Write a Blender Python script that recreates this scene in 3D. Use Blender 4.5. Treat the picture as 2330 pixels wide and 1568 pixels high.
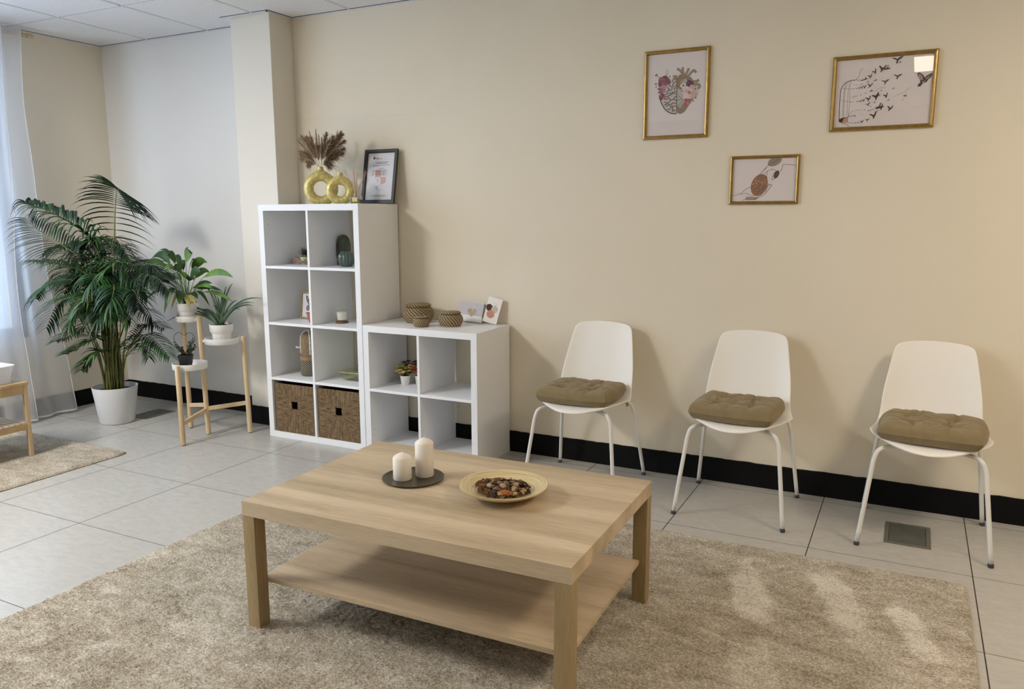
import bpy, math, random
import numpy as np
from mathutils import Vector, Matrix, Euler
random.seed(7)
for o in list(bpy.data.objects): bpy.data.objects.remove(o)
SC = bpy.context.scene; COL = SC.collection
PI = math.pi

def lin(c):
    return tuple((x/12.92 if x <= .04045 else ((x+.055)/1.055)**2.4) for x in c)
def hexc(r, g, b, a=1):
    return lin((r/255, g/255, b/255)) + (a,)

# ------------------------------------------------------------------ camera
W, H, F = 2330, 1568, 1790.65
CAMPOS = Vector((2.8501, -4.0581, 1.3952)); CAMROT = Euler((1.4082, .0028, .4700))
cam = bpy.data.cameras.new('camera'); camo = bpy.data.objects.new('camera', cam); COL.objects.link(camo)
camo.location = CAMPOS; camo.rotation_euler = CAMROT
cam.sensor_width = 36; cam.lens = F/W*36; cam.clip_start = .05; cam.clip_end = 60
SC.camera = camo
CM = CAMROT.to_matrix()
def ray(u, v): return CM @ Vector(((u-W/2)/F, -(v-H/2)/F, -1.))
def on(u, v, ax, val):
    d = ray(u, v); return CAMPOS + d*((val-CAMPOS[ax])/d[ax])

# ------------------------------------------------------------------ view + world
SC.view_settings.view_transform = 'Standard'; SC.view_settings.look = 'None'
SC.view_settings.exposure = 0.17; SC.view_settings.gamma = 1
SC.cycles.max_bounces = 9
wd = bpy.data.worlds.new('sky'); SC.world = wd; wd.use_nodes = True
bg = wd.node_tree.nodes['Background']; bg.inputs[0].default_value = (.58, .76, 1, 1); bg.inputs[1].default_value = 1.8

# ------------------------------------------------------------------ daylight through the windows
def area(name, loc, rot, sx, sy, power, col, spread=PI):
    l = bpy.data.lights.new(name, 'AREA'); l.shape = 'RECTANGLE'; l.size = sx; l.size_y = sy
    l.energy = power; l.color = col; l.spread = spread
    o = bpy.data.objects.new(name, l); COL.objects.link(o); o.location = loc; o.rotation_euler = rot
    return o
area('daylight_side_window', (-3.0, -2.35, 1.55), (0, -PI/2, 0), 2.0, 1.9, 58, (.60, .76, 1))
area('daylight_far_side_window', (-3.0, -4.95, 1.55), (0, -PI/2, 0), 2.0, 2.5, 34, (.78, .88, 1))
LAMP1, LAMP2, LAMP3 = 55, 9, 21      # ceiling panels, emission strength

# ------------------------------------------------------------------ object helpers
def tag(o, label=None, cat=None, group=None, kind=None):
    if label: o['label'] = label
    if cat: o['category'] = cat
    if group: o['group'] = group
    if kind: o['kind'] = kind
    return o
def empty(name, loc, rz=0, label=None, cat=None, group=None):
    o = bpy.data.objects.new(name, None); COL.objects.link(o); o.empty_display_size = .05
    o.location = loc; o.rotation_euler = (0, 0, rz)
    return tag(o, label, cat, group)
def copy_tree(o, parent=None):
    c = o.copy(); COL.objects.link(c); c.parent = parent
    for ch in [x for x in list(COL.objects) if x.parent == o]: copy_tree(ch, c)
    return c

class MB:
    def __init__(s): s.v = []; s.f = []; s.m = []; s.mats = []
    def mi(s, m):
        if m is None: return 0
        if m not in s.mats: s.mats.append(m)
        return s.mats.index(m)
    def add(s, vs, fs, m=None):
        b = len(s.v); s.v += [tuple(v) for v in vs]; k = s.mi(m)
        for f in fs: s.f.append(tuple(b+i for i in f)); s.m.append(k)
        return s
    def box(s, a, b, m=None):
        x0, y0, z0 = a; x1, y1, z1 = b
        return s.add([(x0,y0,z0),(x1,y0,z0),(x1,y1,z0),(x0,y1,z0),(x0,y0,z1),(x1,y0,z1),(x1,y1,z1),(x0,y1,z1)],
            [(0,3,2,1),(4,5,6,7),(0,1,5,4),(1,2,6,5),(2,3,7,6),(3,0,4,7)], m)
    def lathe(s, prof, n=32, c=(0,0,0), m=None, cap=True, rib=None):
        vs = []; fs = []; k = len(prof)
        for i in range(n):
            a = 2*PI*i/n; q = rib(a) if rib else 1
            for r, z in prof: vs.append((c[0]+r*q*math.cos(a), c[1]+r*q*math.sin(a), c[2]+z))
        for i in range(n):
            j = (i+1) % n
            for t in range(k-1): fs.append((i*k+t, j*k+t, j*k+t+1, i*k+t+1))
        if cap:
            if prof[0][0] > 1e-5: fs.append(tuple(reversed([i*k for i in range(n)])))
            if prof[-1][0] > 1e-5: fs.append(tuple(i*k+k-1 for i in range(n)))
        return s.add(vs, fs, m)
    def tube(s, pts, r, n=8, m=None, closed=False, cap=True):
        P = [Vector(p) for p in pts]; N = len(P)
        R = r if isinstance(r, (list, tuple)) else [r]*N
        vs = []; fs = []; up = None
        for i in range(N):
            if closed: t = P[(i+1) % N]-P[i-1]
            else: t = P[min(i+1, N-1)]-P[max(i-1, 0)]
            if t.length < 1e-9: t = Vector((0, 0, 1))
            t.normalize()
            if up is None:
                up = Vector((0, 0, 1)) if abs(t.z) < .9 else Vector((1, 0, 0))
            a = up - t*up.dot(t)
            if a.length < 1e-6: a = t.orthogonal()
            a.normalize(); b = t.cross(a); up = a
            for k in range(n):
                an = 2*PI*k/n; vs.append(P[i]+(a*math.cos(an)+b*math.sin(an))*R[i])
        for i in range(N if closed else N-1):
            j = (i+1) % N
            for k in range(n):
                l = (k+1) % n; fs.append((i*n+k, i*n+l, j*n+l, j*n+k))
        if cap and not closed:
            fs.append(tuple(reversed(range(n)))); fs.append(tuple((N-1)*n+k for k in range(n)))
        return s.add(vs, fs, m)
    def grid(s, nx, ny, fn, m=None, wrap=False):
        vs = [fn(i/nx, j/ny) for j in range(ny+1) for i in range(nx+1)]
        fs = [(j*(nx+1)+i, j*(nx+1)+i+1, (j+1)*(nx+1)+i+1, (j+1)*(nx+1)+i) for j in range(ny) for i in range(nx)]
        return s.add(vs, fs, m)
    def blade(s, pts, wid, side, m=None, fold=0.):
        """leaf strip along pts, half widths wid, side vector (or list); V-folded by fold"""
        P = [Vector(p) for p in pts]; N = len(P); vs = []; fs = []
        for i in range(N):
            t = (P[min(i+1, N-1)]-P[max(i-1, 0)]).normalized()
            sd = Vector(side) - t*Vector(side).dot(t)
            if sd.length < 1e-6: sd = t.orthogonal()
            sd.normalize(); n = t.cross(sd)
            w = wid[i]
            vs += [P[i]-sd*w+n*fold*w, P[i], P[i]+sd*w+n*fold*w]
        for i in range(N-1):
            a = i*3; fs += [(a, a+1, a+4, a+3), (a+1, a+2, a+5, a+4)]
        return s.add(vs, fs, m)
    def xf(s, M, i0=0):
        for i in range(i0, len(s.v)): s.v[i] = tuple(M @ Vector(s.v[i]))
        return s
    def build(s, name, mat=None, parent=None, smooth=False, bevel=0, seg=2, sub=0, solid=0, ang=None):
        me = bpy.data.meshes.new(name); me.from_pydata(s.v, [], s.f)
        ms = s.mats if s.mats else [mat]
        for m in ms: me.materials.append(m if m is not None else mat)
        if s.mats:
            me.polygons.foreach_set('material_index', s.m)
        me.validate(); me.update()
        if smooth: me.polygons.foreach_set('use_smooth', [True]*len(me.polygons))
        o = bpy.data.objects.new(name, me); COL.objects.link(o)
        if parent: o.parent = parent
        if solid:
            md = o.modifiers.new('solid', 'SOLIDIFY'); md.thickness = solid; md.offset = 0
        if sub:
            md = o.modifiers.new('sub', 'SUBSURF'); md.levels = sub; md.render_levels = sub
        if bevel:
            md = o.modifiers.new('bevel', 'BEVEL'); md.width = bevel; md.segments = seg; md.limit_method = 'ANGLE'; md.angle_limit = .6
            if not smooth: md.harden_normals = False
        if ang is not None:
            try: me.set_sharp_from_angle(angle=ang)
            except Exception: pass
        return o
def bez(p0, p1, p2, n):
    p0, p1, p2 = Vector(p0), Vector(p1), Vector(p2)
    return [p0*(1-t)**2+p1*2*t*(1-t)+p2*t*t for t in [i/n for i in range(n+1)]]
def smooth_path(P, n=6):
    """Catmull-Rom through points"""
    P = [Vector(p) for p in P]; Q = [P[0]*2-P[1]]+P+[P[-1]*2-P[-2]]; out = []
    for i in range(1, len(Q)-2):
        a, b, c, d = Q[i-1:i+3]
        for k in range(n):
            t = k/n; out.append(.5*((2*b)+(c-a)*t+(2*a-5*b+4*c-d)*t*t+(3*b-a-3*c+d)*t**3))
    out.append(P[-1]); return out

# ------------------------------------------------------------------ materials
class NT:
    def __init__(s, name):
        s.m = bpy.data.materials.new(name); s.m.use_nodes = True; s.t = s.m.node_tree; s.n = s.t.nodes
        s.b = s.n['Principled BSDF']; s.out = s.n['Material Output']
    def node(s, typ, **kw):
        x = s.n.new(typ)
        for k, v in kw.items(): setattr(x, k, v)
        return x
    def link(s, a, b): s.t.links.new(a, b)
    def set(s, **kw):
        mp = dict(col='Base Color', rough='Roughness', metal='Metallic', spec='Specular IOR Level', coat='Coat Weight', coatr='Coat Roughness', trans='Transmission Weight', ior='IOR', alpha='Alpha', sss='Subsurface Weight', sheen='Sheen Weight')
        for k, v in kw.items(): s.b.inputs[mp[k]].default_value = v
        return s
    def coord(s, which='Object', scale=(1, 1, 1), loc=(0, 0, 0), rot=(0, 0, 0)):
        c = s.node('ShaderNodeTexCoord'); mp = s.node('ShaderNodeMapping')
        mp.inputs['Scale'].default_value = scale; mp.inputs['Location'].default_value = loc; mp.inputs['Rotation'].default_value = rot
        s.link(c.outputs[which], mp.inputs[0]); return mp.outputs[0]
    def noise(s, vec, scale, detail=3, rough=.5, dist=0):
        x = s.node('ShaderNodeTexNoise'); x.inputs['Scale'].default_value = scale; x.inputs['Detail'].default_value = detail
        x.inputs['Roughness'].default_value = rough; x.inputs['Distortion'].default_value = dist; s.link(vec, x.inputs['Vector']); return x.outputs['Fac']
    def ramp(s, fac, stops):
        x = s.node('ShaderNodeValToRGB'); e = x.color_ramp.elements
        while len(e) < len(stops): e.new(.5)
        for i, (p, c) in enumerate(stops): e[i].position = p; e[i].color = c
        s.link(fac, x.inputs[0]); return x.outputs[0]
    def math(s, op, a, b=None, c=None):
        x = s.node('ShaderNodeMath', operation=op)
        for i, v in enumerate((a, b, c)):
            if v is None: continue
            if isinstance(v, (int, float)): x.inputs[i].default_value = v
            else: s.link(v, x.inputs[i])
        return x.outputs[0]
    def mix(s, fac, a, b, mode='MIX'):
        x = s.node('ShaderNodeMix', data_type='RGBA', blend_type=mode)
        for i, v in ((0, fac), (6, a), (7, b)):
            if isinstance(v, (int, float, tuple)): x.inputs[i].default_value = v
            else: s.link(v, x.inputs[i])
        return x.outputs[2]
    def bump(s, h, strength=.3, dist=.002):
        x = s.node('ShaderNodeBump'); x.inputs['Strength'].default_value = strength; x.inputs['Distance'].default_value = dist
        s.link(h, x.inputs['Height']); s.link(x.outputs[0], s.b.inputs['Normal']); return x
    def col(s, c): s.link(c, s.b.inputs['Base Color'])
def flat(name, c, rough=.6, metal=0, spec=.5, **kw):
    n = NT(name); n.set(col=c, rough=rough, metal=metal, spec=spec, **kw); return n.m
def mottled(name, c1, c2, scale=20, rough=.6, bump=0, bscale=200, bdist=.001, metal=0, sc=(1, 1, 1), **kw):
    n = NT(name); n.set(rough=rough, metal=metal, **kw); v = n.coord(scale=sc)
    n.col(n.ramp(n.noise(v, scale, 4), [(.35, c1), (.65, c2)]))
    if bump: n.bump(n.noise(v, bscale, 3), bump, bdist)
    return n.m

M = {}
# wall paint: cream, with a faint horizontal crack line at z 1.97
n = NT('wall_paint'); n.set(rough=.75, spec=.25); v = n.coord()
c = n.ramp(n.noise(v, 1.3, 4), [(.3, hexc(231, 221, 200)), (.7, hexc(236, 227, 207))])
sp = n.node('ShaderNodeSeparateXYZ'); n.link(v, sp.inputs[0])
ln = n.math('LESS_THAN', n.math('ABSOLUTE', n.math('SUBTRACT', n.math('MULTIPLY_ADD', sp.outputs[0], .020, sp.outputs[2]), 1.9955)), .0012)
ln = n.math('MULTIPLY', n.math('MULTIPLY', ln, n.math('LESS_THAN', n.math('ABSOLUTE', n.math('ADD', sp.outputs[0], .22)), .50)), .11)
n.col(n.mix(ln, c, hexc(150, 138, 112))); n.bump(n.noise(v, 90, 4, .6), .12, .002); M['wall'] = n.m
n = NT('wall_paint_lit_recess'); n.set(rough=.75, spec=.25); v = n.coord()  # same paint as the main wall; window light put into the paler, cooler tone
n.col(n.ramp(n.noise(v, 1.3, 4), [(.3, hexc(228, 226, 221)), (.7, hexc(232, 230, 225))])); n.bump(n.noise(v, 90, 4, .6), .12, .002); M['wall_lit'] = n.m
M['wall_dim'] = flat('wall_paint_dimmed', hexc(158, 146, 124), .8, spec=.2)  # for the unseen walls, darkened to cut bounced light
M['wall_pillar'] = flat('wall_paint_lit_pillar', hexc(231, 225, 212), .75, spec=.25)  # same wall paint, with the window light on the pillar put into its colour
M['skirt'] = mottled('skirting_black', hexc(7, 7, 8), hexc(11, 11, 12), 8, .7, .2, 60); M['skirt'].node_tree.nodes['Principled BSDF'].inputs['Specular IOR Level'].default_value = .2
# floor tiles
GX, GY, GS = -2.3156, -.6767, .6065
n = NT('floor_tiles'); v = n.coord()
sp = n.node('ShaderNodeSeparateXYZ'); n.link(v, sp.inputs[0])
def gline(n, s, g, w):
    a = n.math('FRACT', n.math('ADD', n.math('DIVIDE', n.math('SUBTRACT', s, g), GS), 100.5))
    return n.math('LESS_THAN', n.math('ABSOLUTE', n.math('SUBTRACT', a, .5)), w/GS/2)
gl = n.math('MAXIMUM', gline(n, sp.outputs[0], GX, .0042), gline(n, sp.outputs[1], GY, .0032))
vs2 = n.coord(scale=(2.2, 5.5, 1))
base = n.ramp(n.noise(vs2, 7, 6, .62, .8), [(.30, hexc(178, 176, 169)), (.52, hexc(185, 183, 176)), (.74, hexc(191, 189, 182))])
n.col(n.mix(gl, base, hexc(52, 44, 44)))
n.set(spec=.5); n.link(n.math('ADD', n.math('MULTIPLY', gl, .5), n.math('MULTIPLY_ADD', n.noise(v, 3, 4), .06, .22)), n.b.inputs['Roughness'])
n.bump(n.math('SUBTRACT', n.math('MULTIPLY', n.noise(v, 60, 2), .05), gl), .35, .0015); M['floor'] = n.m
# ceiling
n = NT('ceiling_tile'); v = n.coord(); n.set(rough=.95, spec=.1)
n.col(n.ramp(n.noise(v, 160, 3, .7), [(.38, hexc(214, 214, 217)), (.55, hexc(240, 240, 242))])); n.bump(n.noise(v, 220, 2), .5, .002); M['ceil'] = n.m
M['tbar'] = flat('ceiling_bar_white', hexc(226, 226, 230), .5); M['shadowgap'] = flat('ceiling_shadow_line', hexc(52, 52, 62), .8)
# rug: mottled pile; where feet brushed the pile it lies lighter
def rugmat(name, patches):
    n = NT(name); v = n.coord(); n.set(rough=1, spec=.02, sheen=.25)
    va = n.coord(scale=(1, 1.9, 1)); vb = n.coord(scale=(1, 1.7, 1))
    big = n.noise(va, 6.5, 5, .68, .5); fine = n.noise(vb, 125, 2, .75)
    f = n.math('ADD', n.math('MULTIPLY', n.math('SUBTRACT', big, .5), 1.25), n.math('MULTIPLY', n.math('SUBTRACT', fine, .5), 2.1))
    nz = n.noise(v, 7, 4, .6)
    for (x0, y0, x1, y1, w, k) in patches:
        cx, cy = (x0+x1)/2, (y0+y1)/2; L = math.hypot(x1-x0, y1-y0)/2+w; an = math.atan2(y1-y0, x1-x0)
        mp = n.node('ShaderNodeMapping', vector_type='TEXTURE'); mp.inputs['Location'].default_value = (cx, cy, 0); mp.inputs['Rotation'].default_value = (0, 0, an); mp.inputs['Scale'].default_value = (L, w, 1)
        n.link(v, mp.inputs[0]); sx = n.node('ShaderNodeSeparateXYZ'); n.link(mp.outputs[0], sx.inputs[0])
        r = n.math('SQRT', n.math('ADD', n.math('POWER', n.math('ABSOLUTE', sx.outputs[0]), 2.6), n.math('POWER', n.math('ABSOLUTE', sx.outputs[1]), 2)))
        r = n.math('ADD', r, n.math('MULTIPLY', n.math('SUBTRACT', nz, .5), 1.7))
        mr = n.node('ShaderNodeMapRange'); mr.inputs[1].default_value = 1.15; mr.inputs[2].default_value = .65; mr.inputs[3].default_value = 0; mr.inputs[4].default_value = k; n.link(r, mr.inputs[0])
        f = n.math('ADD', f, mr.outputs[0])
    n.col(n.ramp(n.math('ADD', f, .5), [(.12, hexc(140, 126, 103)), (.40, hexc(184, 172, 149)), (.60, hexc(205, 194, 172)), (1.0, hexc(250, 243, 228))]))
    n.bump(n.math('ADD', fine, n.math('MULTIPLY', n.noise(v, 420, 2, .8), .6)), 1, .006); return n.m
RC = (1.6055, -1.8085)
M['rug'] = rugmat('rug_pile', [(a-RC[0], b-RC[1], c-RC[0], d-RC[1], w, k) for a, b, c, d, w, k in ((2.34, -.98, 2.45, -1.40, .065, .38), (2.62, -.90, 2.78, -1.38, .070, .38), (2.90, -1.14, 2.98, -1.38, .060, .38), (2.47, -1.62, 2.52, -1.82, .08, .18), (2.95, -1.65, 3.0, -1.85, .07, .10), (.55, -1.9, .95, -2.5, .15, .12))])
M['rug2'] = rugmat('rug_pile_small', [])
M['rugback'] = flat('rug_backing', hexc(120, 84, 58), .9)
# oak foil (grain along local X)
def oak(name, c1, c2, c3, axis='X', sc=1.0, rough=.42):
    n = NT(name); n.set(rough=rough, spec=.4)
    s = {'X': (1*sc, 14*sc, 14*sc), 'Z': (14*sc, 14*sc, 1*sc), 'Y': (14*sc, 1*sc, 14*sc)}[axis]
    v = n.coord(scale=s); v2 = n.coord(scale=tuple(q*5 for q in s))
    sp = n.node('ShaderNodeSeparateXYZ'); n.link(n.coord(), sp.inputs[0])
    wn = n.node('ShaderNodeTexWhiteNoise', noise_dimensions='1D'); n.link(n.math('FLOOR', n.math('DIVIDE', n.math('ADD', sp.outputs[1 if axis != 'Y' else 0], 3.0), .062)), wn.inputs['W'])
    a = n.math('ADD', n.math('MULTIPLY', n.noise(v, .8, 3, .5, .3), .80), n.math('MULTIPLY', wn.outputs[0], .20)); b = n.noise(v2, 3, 5, .65)
    f = n.math('ADD', n.math('MULTIPLY', a, .65), n.math('MULTIPLY', b, .38))
    n.col(n.ramp(f, [(.38, c1), (.52, c2), (.66, c3)])); n.bump(b, .1, .0006); return n.m
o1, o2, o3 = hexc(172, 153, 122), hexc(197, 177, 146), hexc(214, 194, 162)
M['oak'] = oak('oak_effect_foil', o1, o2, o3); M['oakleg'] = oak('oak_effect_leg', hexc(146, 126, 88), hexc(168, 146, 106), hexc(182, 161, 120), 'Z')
M['oaky'] = oak('oak_effect_edge', o1, o2, o3, 'Y')
M['bamboo'] = oak('pale_wood', hexc(190, 164, 124), hexc(208, 184, 145), hexc(220, 197, 160), 'Z', 1.0, .5)
M['bench'] = oak('bench_wood', hexc(172, 143, 102), hexc(192, 163, 120), hexc(204, 177, 134), 'X', 1.0, .5)
M['white'] = flat('white_foil', hexc(237, 238, 239), .38, spec=.45)
M['whiteplastic'] = flat('white_plastic', hexc(247, 244, 236), .42, spec=.4)
M['whitemetal'] = flat('white_powder_coat', hexc(231, 230, 224), .4)
M['darkcap'] = flat('dark_foot_cap', hexc(66, 64, 76), .6)
M['potwhite'] = flat('white_pot', hexc(224, 225, 226), .4)
M['ceramic'] = flat('white_ceramic', hexc(236, 234, 229), .3)
M['soil'] = mottled('soil', hexc(38, 26, 18), hexc(66, 46, 34), 60, .95, .8, 120, .004)
M['gold'] = mottled('gold_frame', hexc(158, 130, 76), hexc(174, 145, 88), 40, .32, metal=1)
n = NT('gold_leaf'); v = n.coord(); n.set(rough=.42, metal=.3)
n.col(n.ramp(n.noise(v, 60, 5, .7), [(.35, hexc(192, 176, 104)), (.55, hexc(220, 205, 134)), (.7, hexc(240, 229, 176))]))
n.bump(n.noise(n.coord(scale=(1, 1, 1)), 220, 3), .4, .001); M['vase'] = n.m
M['black'] = flat('black_frame', hexc(30, 30, 34), .4)
M['paper'] = flat('print_paper', hexc(236, 227, 225), .8)
M['paperw'] = flat('white_paper', hexc(236, 234, 238), .7)
def glassmat(name, tint=(1, 1, 1, 1), f=1.45, rough=0.01, mul=1.0):
    n = NT(name); t = n.node('ShaderNodeBsdfTransparent'); t.inputs[0].default_value = tint
    g = n.node('ShaderNodeBsdfGlossy'); g.inputs['Roughness'].default_value = rough
    lw = n.node('ShaderNodeLayerWeight'); lw.inputs[0].default_value = .5      # 1-|cos|: the same from both sides of the sheet
    fr = n.math('MULTIPLY_ADD', n.math('POWER', lw.outputs['Facing'], 5), .9, .045 if f < 1.48 else .06)
    mx = n.node('ShaderNodeMixShader'); n.link(n.math('MULTIPLY', fr, mul), mx.inputs[0]); n.link(t.outputs[0], mx.inputs[1]); n.link(g.outputs[0], mx.inputs[2])
    n.link(mx.outputs[0], n.out.inputs[0]); return n.m
M['pane'] = glassmat('picture_glass', (1, 1, 1, 1), mul=1.0)
M['bottle'] = glassmat('bottle_glass', (.93, .94, .92, 1), 1.5, .03, 3.0)
M['glassware'] = glassmat('clear_glass', (.985, .99, .98, 1), 1.4, .03, .6)
M['smoked'] = glassmat('greenish_glass_dish', (.94, .95, .85, 1), 1.45, .05, .8)
n = NT('sheer_curtain'); tl = n.node('ShaderNodeBsdfTranslucent'); tl.inputs[0].default_value = (.86, .88, .92, 1)
df = n.node('ShaderNodeBsdfDiffuse'); df.inputs[0].default_value = (.82, .82, .83, 1); tr = n.node('ShaderNodeBsdfTransparent')
m1 = n.node('ShaderNodeMixShader'); m1.inputs[0].default_value = .5; n.link(tl.outputs[0], m1.inputs[1]); n.link(df.outputs[0], m1.inputs[2])
m2 = n.node('ShaderNodeMixShader'); lw = n.node('ShaderNodeLayerWeight'); lw.inputs[0].default_value = .35; n.link(n.math('MULTIPLY_ADD', lw.outputs['Facing'], -.60, .50), m2.inputs[0]); n.link(m1.outputs[0], m2.inputs[1]); n.link(tr.outputs[0], m2.inputs[2]); n.link(m2.outputs[0], n.out.inputs[0]); M['sheer'] = n.m
n = NT('curtain_hem'); n.set(col=(.85, .85, .87, 1), rough=.9); M['hem'] = n.m
n = NT('cushion_cotton'); v = n.coord(); n.set(rough=.95, spec=.1, sheen=.2)
n.col(n.ramp(n.noise(v, 30, 4), [(.3, hexc(133, 117, 86)), (.7, hexc(143, 127, 94))])); n.bump(n.noise(v, 700, 2), .3, .0006); M['cush'] = n.m
M['wax'] = flat('candle_wax', hexc(240, 234, 222), .5, sss=.15)
M['wick'] = flat('candle_wick', hexc(225, 220, 205), .9)
M['plate'] = flat('dark_metal_plate', hexc(92, 84, 68), .28, .6)
M['grille'] = mottled('brushed_steel', hexc(118, 118, 110), hexc(134, 134, 126), 40, .45, metal=.5)
M['grille2'] = mottled('vent_lid', hexc(92, 94, 88), hexc(108, 110, 103), 10, .5, metal=.4)
def emit(name, c, s):
    n = NT(name); e = n.node('ShaderNodeEmission'); e.inputs[0].default_value = c; e.inputs[1].default_value = s; n.link(e.outputs[0], n.out.inputs[0]); return n.m
# ================================================================== THE ROOM
ZC = 2.637; XL, XR, YB, YF = -2.63, 5.2, .012, -6.6
def st(name, mb, mat, parent=None, **k):
    o = mb.build(name, mat, parent, **k)
    if parent is None: o['kind'] = 'structure'
    return o
st('floor', MB().box((XL-.1, YF-.1, -.1), (XR+.1, YB+.1, 0)), M['floor'])
ceil = st('ceiling', MB().box((XL-.1, YF-.1, ZC), (XR+.1, YB+.1, ZC+.1)), M['ceil'])
# ceiling grid of thin bars (pale T bar, its shadow line painted as a dark strip beside it)
g = MB()
def cbar(p, q, w=.006, gap=.0052):
    p, q = Vector(p), Vector(q); d = (q-p).normalized(); s = Vector((-d.y, d.x, 0))
    def strip(a, b, z, m):
        vs = [p+s*a, q+s*a, q+s*b, p+s*b]
        g.add([(v.x, v.y, z) for v in vs]+[(v.x, v.y, ZC+.001) for v in vs], [(3,2,1,0),(4,5,6,7),(0,1,5,4),(1,2,6,5),(2,3,7,6),(3,0,4,7)], m)
    strip(-w, w, ZC-.003, M['tbar']); strip(w, w+gap, ZC-.002, M['shadowgap'])
for k in range(-1, 13):
    x = -2.712+.598*k
    if x < XL: continue
    cbar((x+.45, -6.6, 0), (x, YB, 0))
for y in (-.70, -1.90, -3.10, -4.30, -5.50): cbar((XL, y, 0), (XR, y, 0))
g.build('ceiling_grid', None, ceil)
# perimeter angle
g = MB()
def ang(a, b):
    g.box(a, b)
ang((XL, YB-.014, ZC-.008), (XR, YB, ZC+.001)); ang((XL, YF, ZC-.008), (XL+.014, YB, ZC+.001))
ang((-1.17, -.216, ZC-.008), (-.77, -.202, ZC+.001)); ang((-.785, -.216, ZC-.008), (-.771, YB, ZC+.001))
st('trim_1', g, M['tbar'])
g = MB()
for a, b in (((XL+.014, YB-.018, ZC-.0022), (XR, YB-.014, ZC+.001)), ((XL+.014, YF, ZC-.0022), (XL+.018, YB-.014, ZC+.001)), ((-1.17, -.220, ZC-.0022), (-.77, -.216, ZC+.001)), ((-.771, -.216, ZC-.0022), (-.767, YB-.018, ZC+.001))): g.box(a, b)
st('trim_2', g, M['shadowgap'])  # dark strips painting the shadow line along the perimeter angle
# back wall, pillar, left wall with window, right wall, front wall with window
st('wall_back', MB().box((-1.0, YB, 0), (XR+.1, YB+.12, ZC)), M['wall'])
st('wall_recess', MB().box((XL-.1, YB, 0), (-1.0, YB+.12, ZC)), M['wall_lit'])
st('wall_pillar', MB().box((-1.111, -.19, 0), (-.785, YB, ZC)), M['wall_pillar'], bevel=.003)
WY0, WY1, WY2, WY3, WZ0, WZ1 = -.74, -3.3, -3.7, -6.2, .567, 2.53
g = MB(); x0, x1 = XL-.22, XL
g.box((x0, WY0, 0), (x1, YB+.1, ZC)); g.box((x0, WY1, 0), (x1, WY0, WZ0)); g.box((x0, WY1, WZ1), (x1, WY0, ZC)); g.box((x0, WY2, 0), (x1, WY1, ZC))
g.box((x0, WY3, 0), (x1, WY2, WZ0)); g.box((x0, WY3, WZ1), (x1, WY2, ZC)); g.box((x0, YF, 0), (x1, WY3, ZC))
st('wall_left', g, M['wall'])
st('wall_right', MB().box((XR, YF-.1, 0), (XR+.12, YB+.1, ZC)), M['wall_dim'])
st('wall_front', MB().box((XL-.1, YF-.12, 0), (XR+.1, YF, ZC)), M['wall_dim'])
M['winframe'] = flat('window_aluminium', hexc(88, 94, 108), .5, .3)
def window(name, horiz, a0, a1, z0, z1, c):
    f = MB(); w = .07
    def bx(p0, p1, q0, q1):
        if horiz: f.box((min(p0, p1), c-.03, q0), (max(p0, p1), c+.03, q1))
        else: f.box((c-.03, min(p0, p1), q0), (c+.03, max(p0, p1), q1))
    lo, hi = min(a0, a1), max(a0, a1)
    bx(lo, lo+w, z0, z1); bx(hi-w, hi, z0, z1); bx(lo+w, hi-w, z0, z0+w); bx(lo+w, hi-w, z1-w, z1)
    mid = (lo+hi)/2; bx(mid-w/2, mid+w/2, z0+w, z1-w)
    o = st(name, f, M['winframe'])
    p = MB()
    if horiz: p.box((lo+w, c-.003, z0+w), (hi-w, c+.003, z1-w))
    else: p.box((c-.003, lo+w, z0+w), (c+.003, hi-w, z1-w))
    p.build('window_glass', M['pane'], o)
window('window_1', False, WY0, WY1, WZ0, WZ1, XL-.028)
window('window_2', False, WY2, WY3, WZ0, WZ1, XL-.028)
# skirting boards with a slightly ragged painted top edge
def skirt(name, p, q, h, t, nrm):
    p, q = Vector(p), Vector(q); L = (q-p).length; N = max(2, int(L/.03)); g = MB(); vs = []; fs = []
    for i in range(N+1):
        b = p.lerp(q, i/N); hh = h+random.uniform(-.0018, .0018)
        for o, z in ((t, 0), (t, hh), (0, hh+.001), (0, 0)): vs.append((b.x+nrm[0]*o, b.y+nrm[1]*o, z))
    for i in range(N):
        for k in range(3): fs.append((i*4+k, (i+1)*4+k, (i+1)*4+k+1, i*4+k+1))
    fs += [(0, 1, 2, 3), tuple(N*4+k for k in (3, 2, 1, 0))]
    g.add(vs, fs); st(name, g, M['skirt'])
skirt('baseboard_back', (-.785, YB, 0), (XR, YB, 0), .124, .010, (0, -1))
skirt('baseboard_recess', (XL, YB, 0), (-1.111, YB, 0), .122, .010, (0, -1))
skirt('baseboard_pillar', (-1.120, -.19, 0), (-.785, -.19, 0), .122, .010, (0, -1))
skirt('baseboard_left', (XL, -6.5, 0), (XL, YB-.01, 0), .118, .010, (1, 0))

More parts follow.
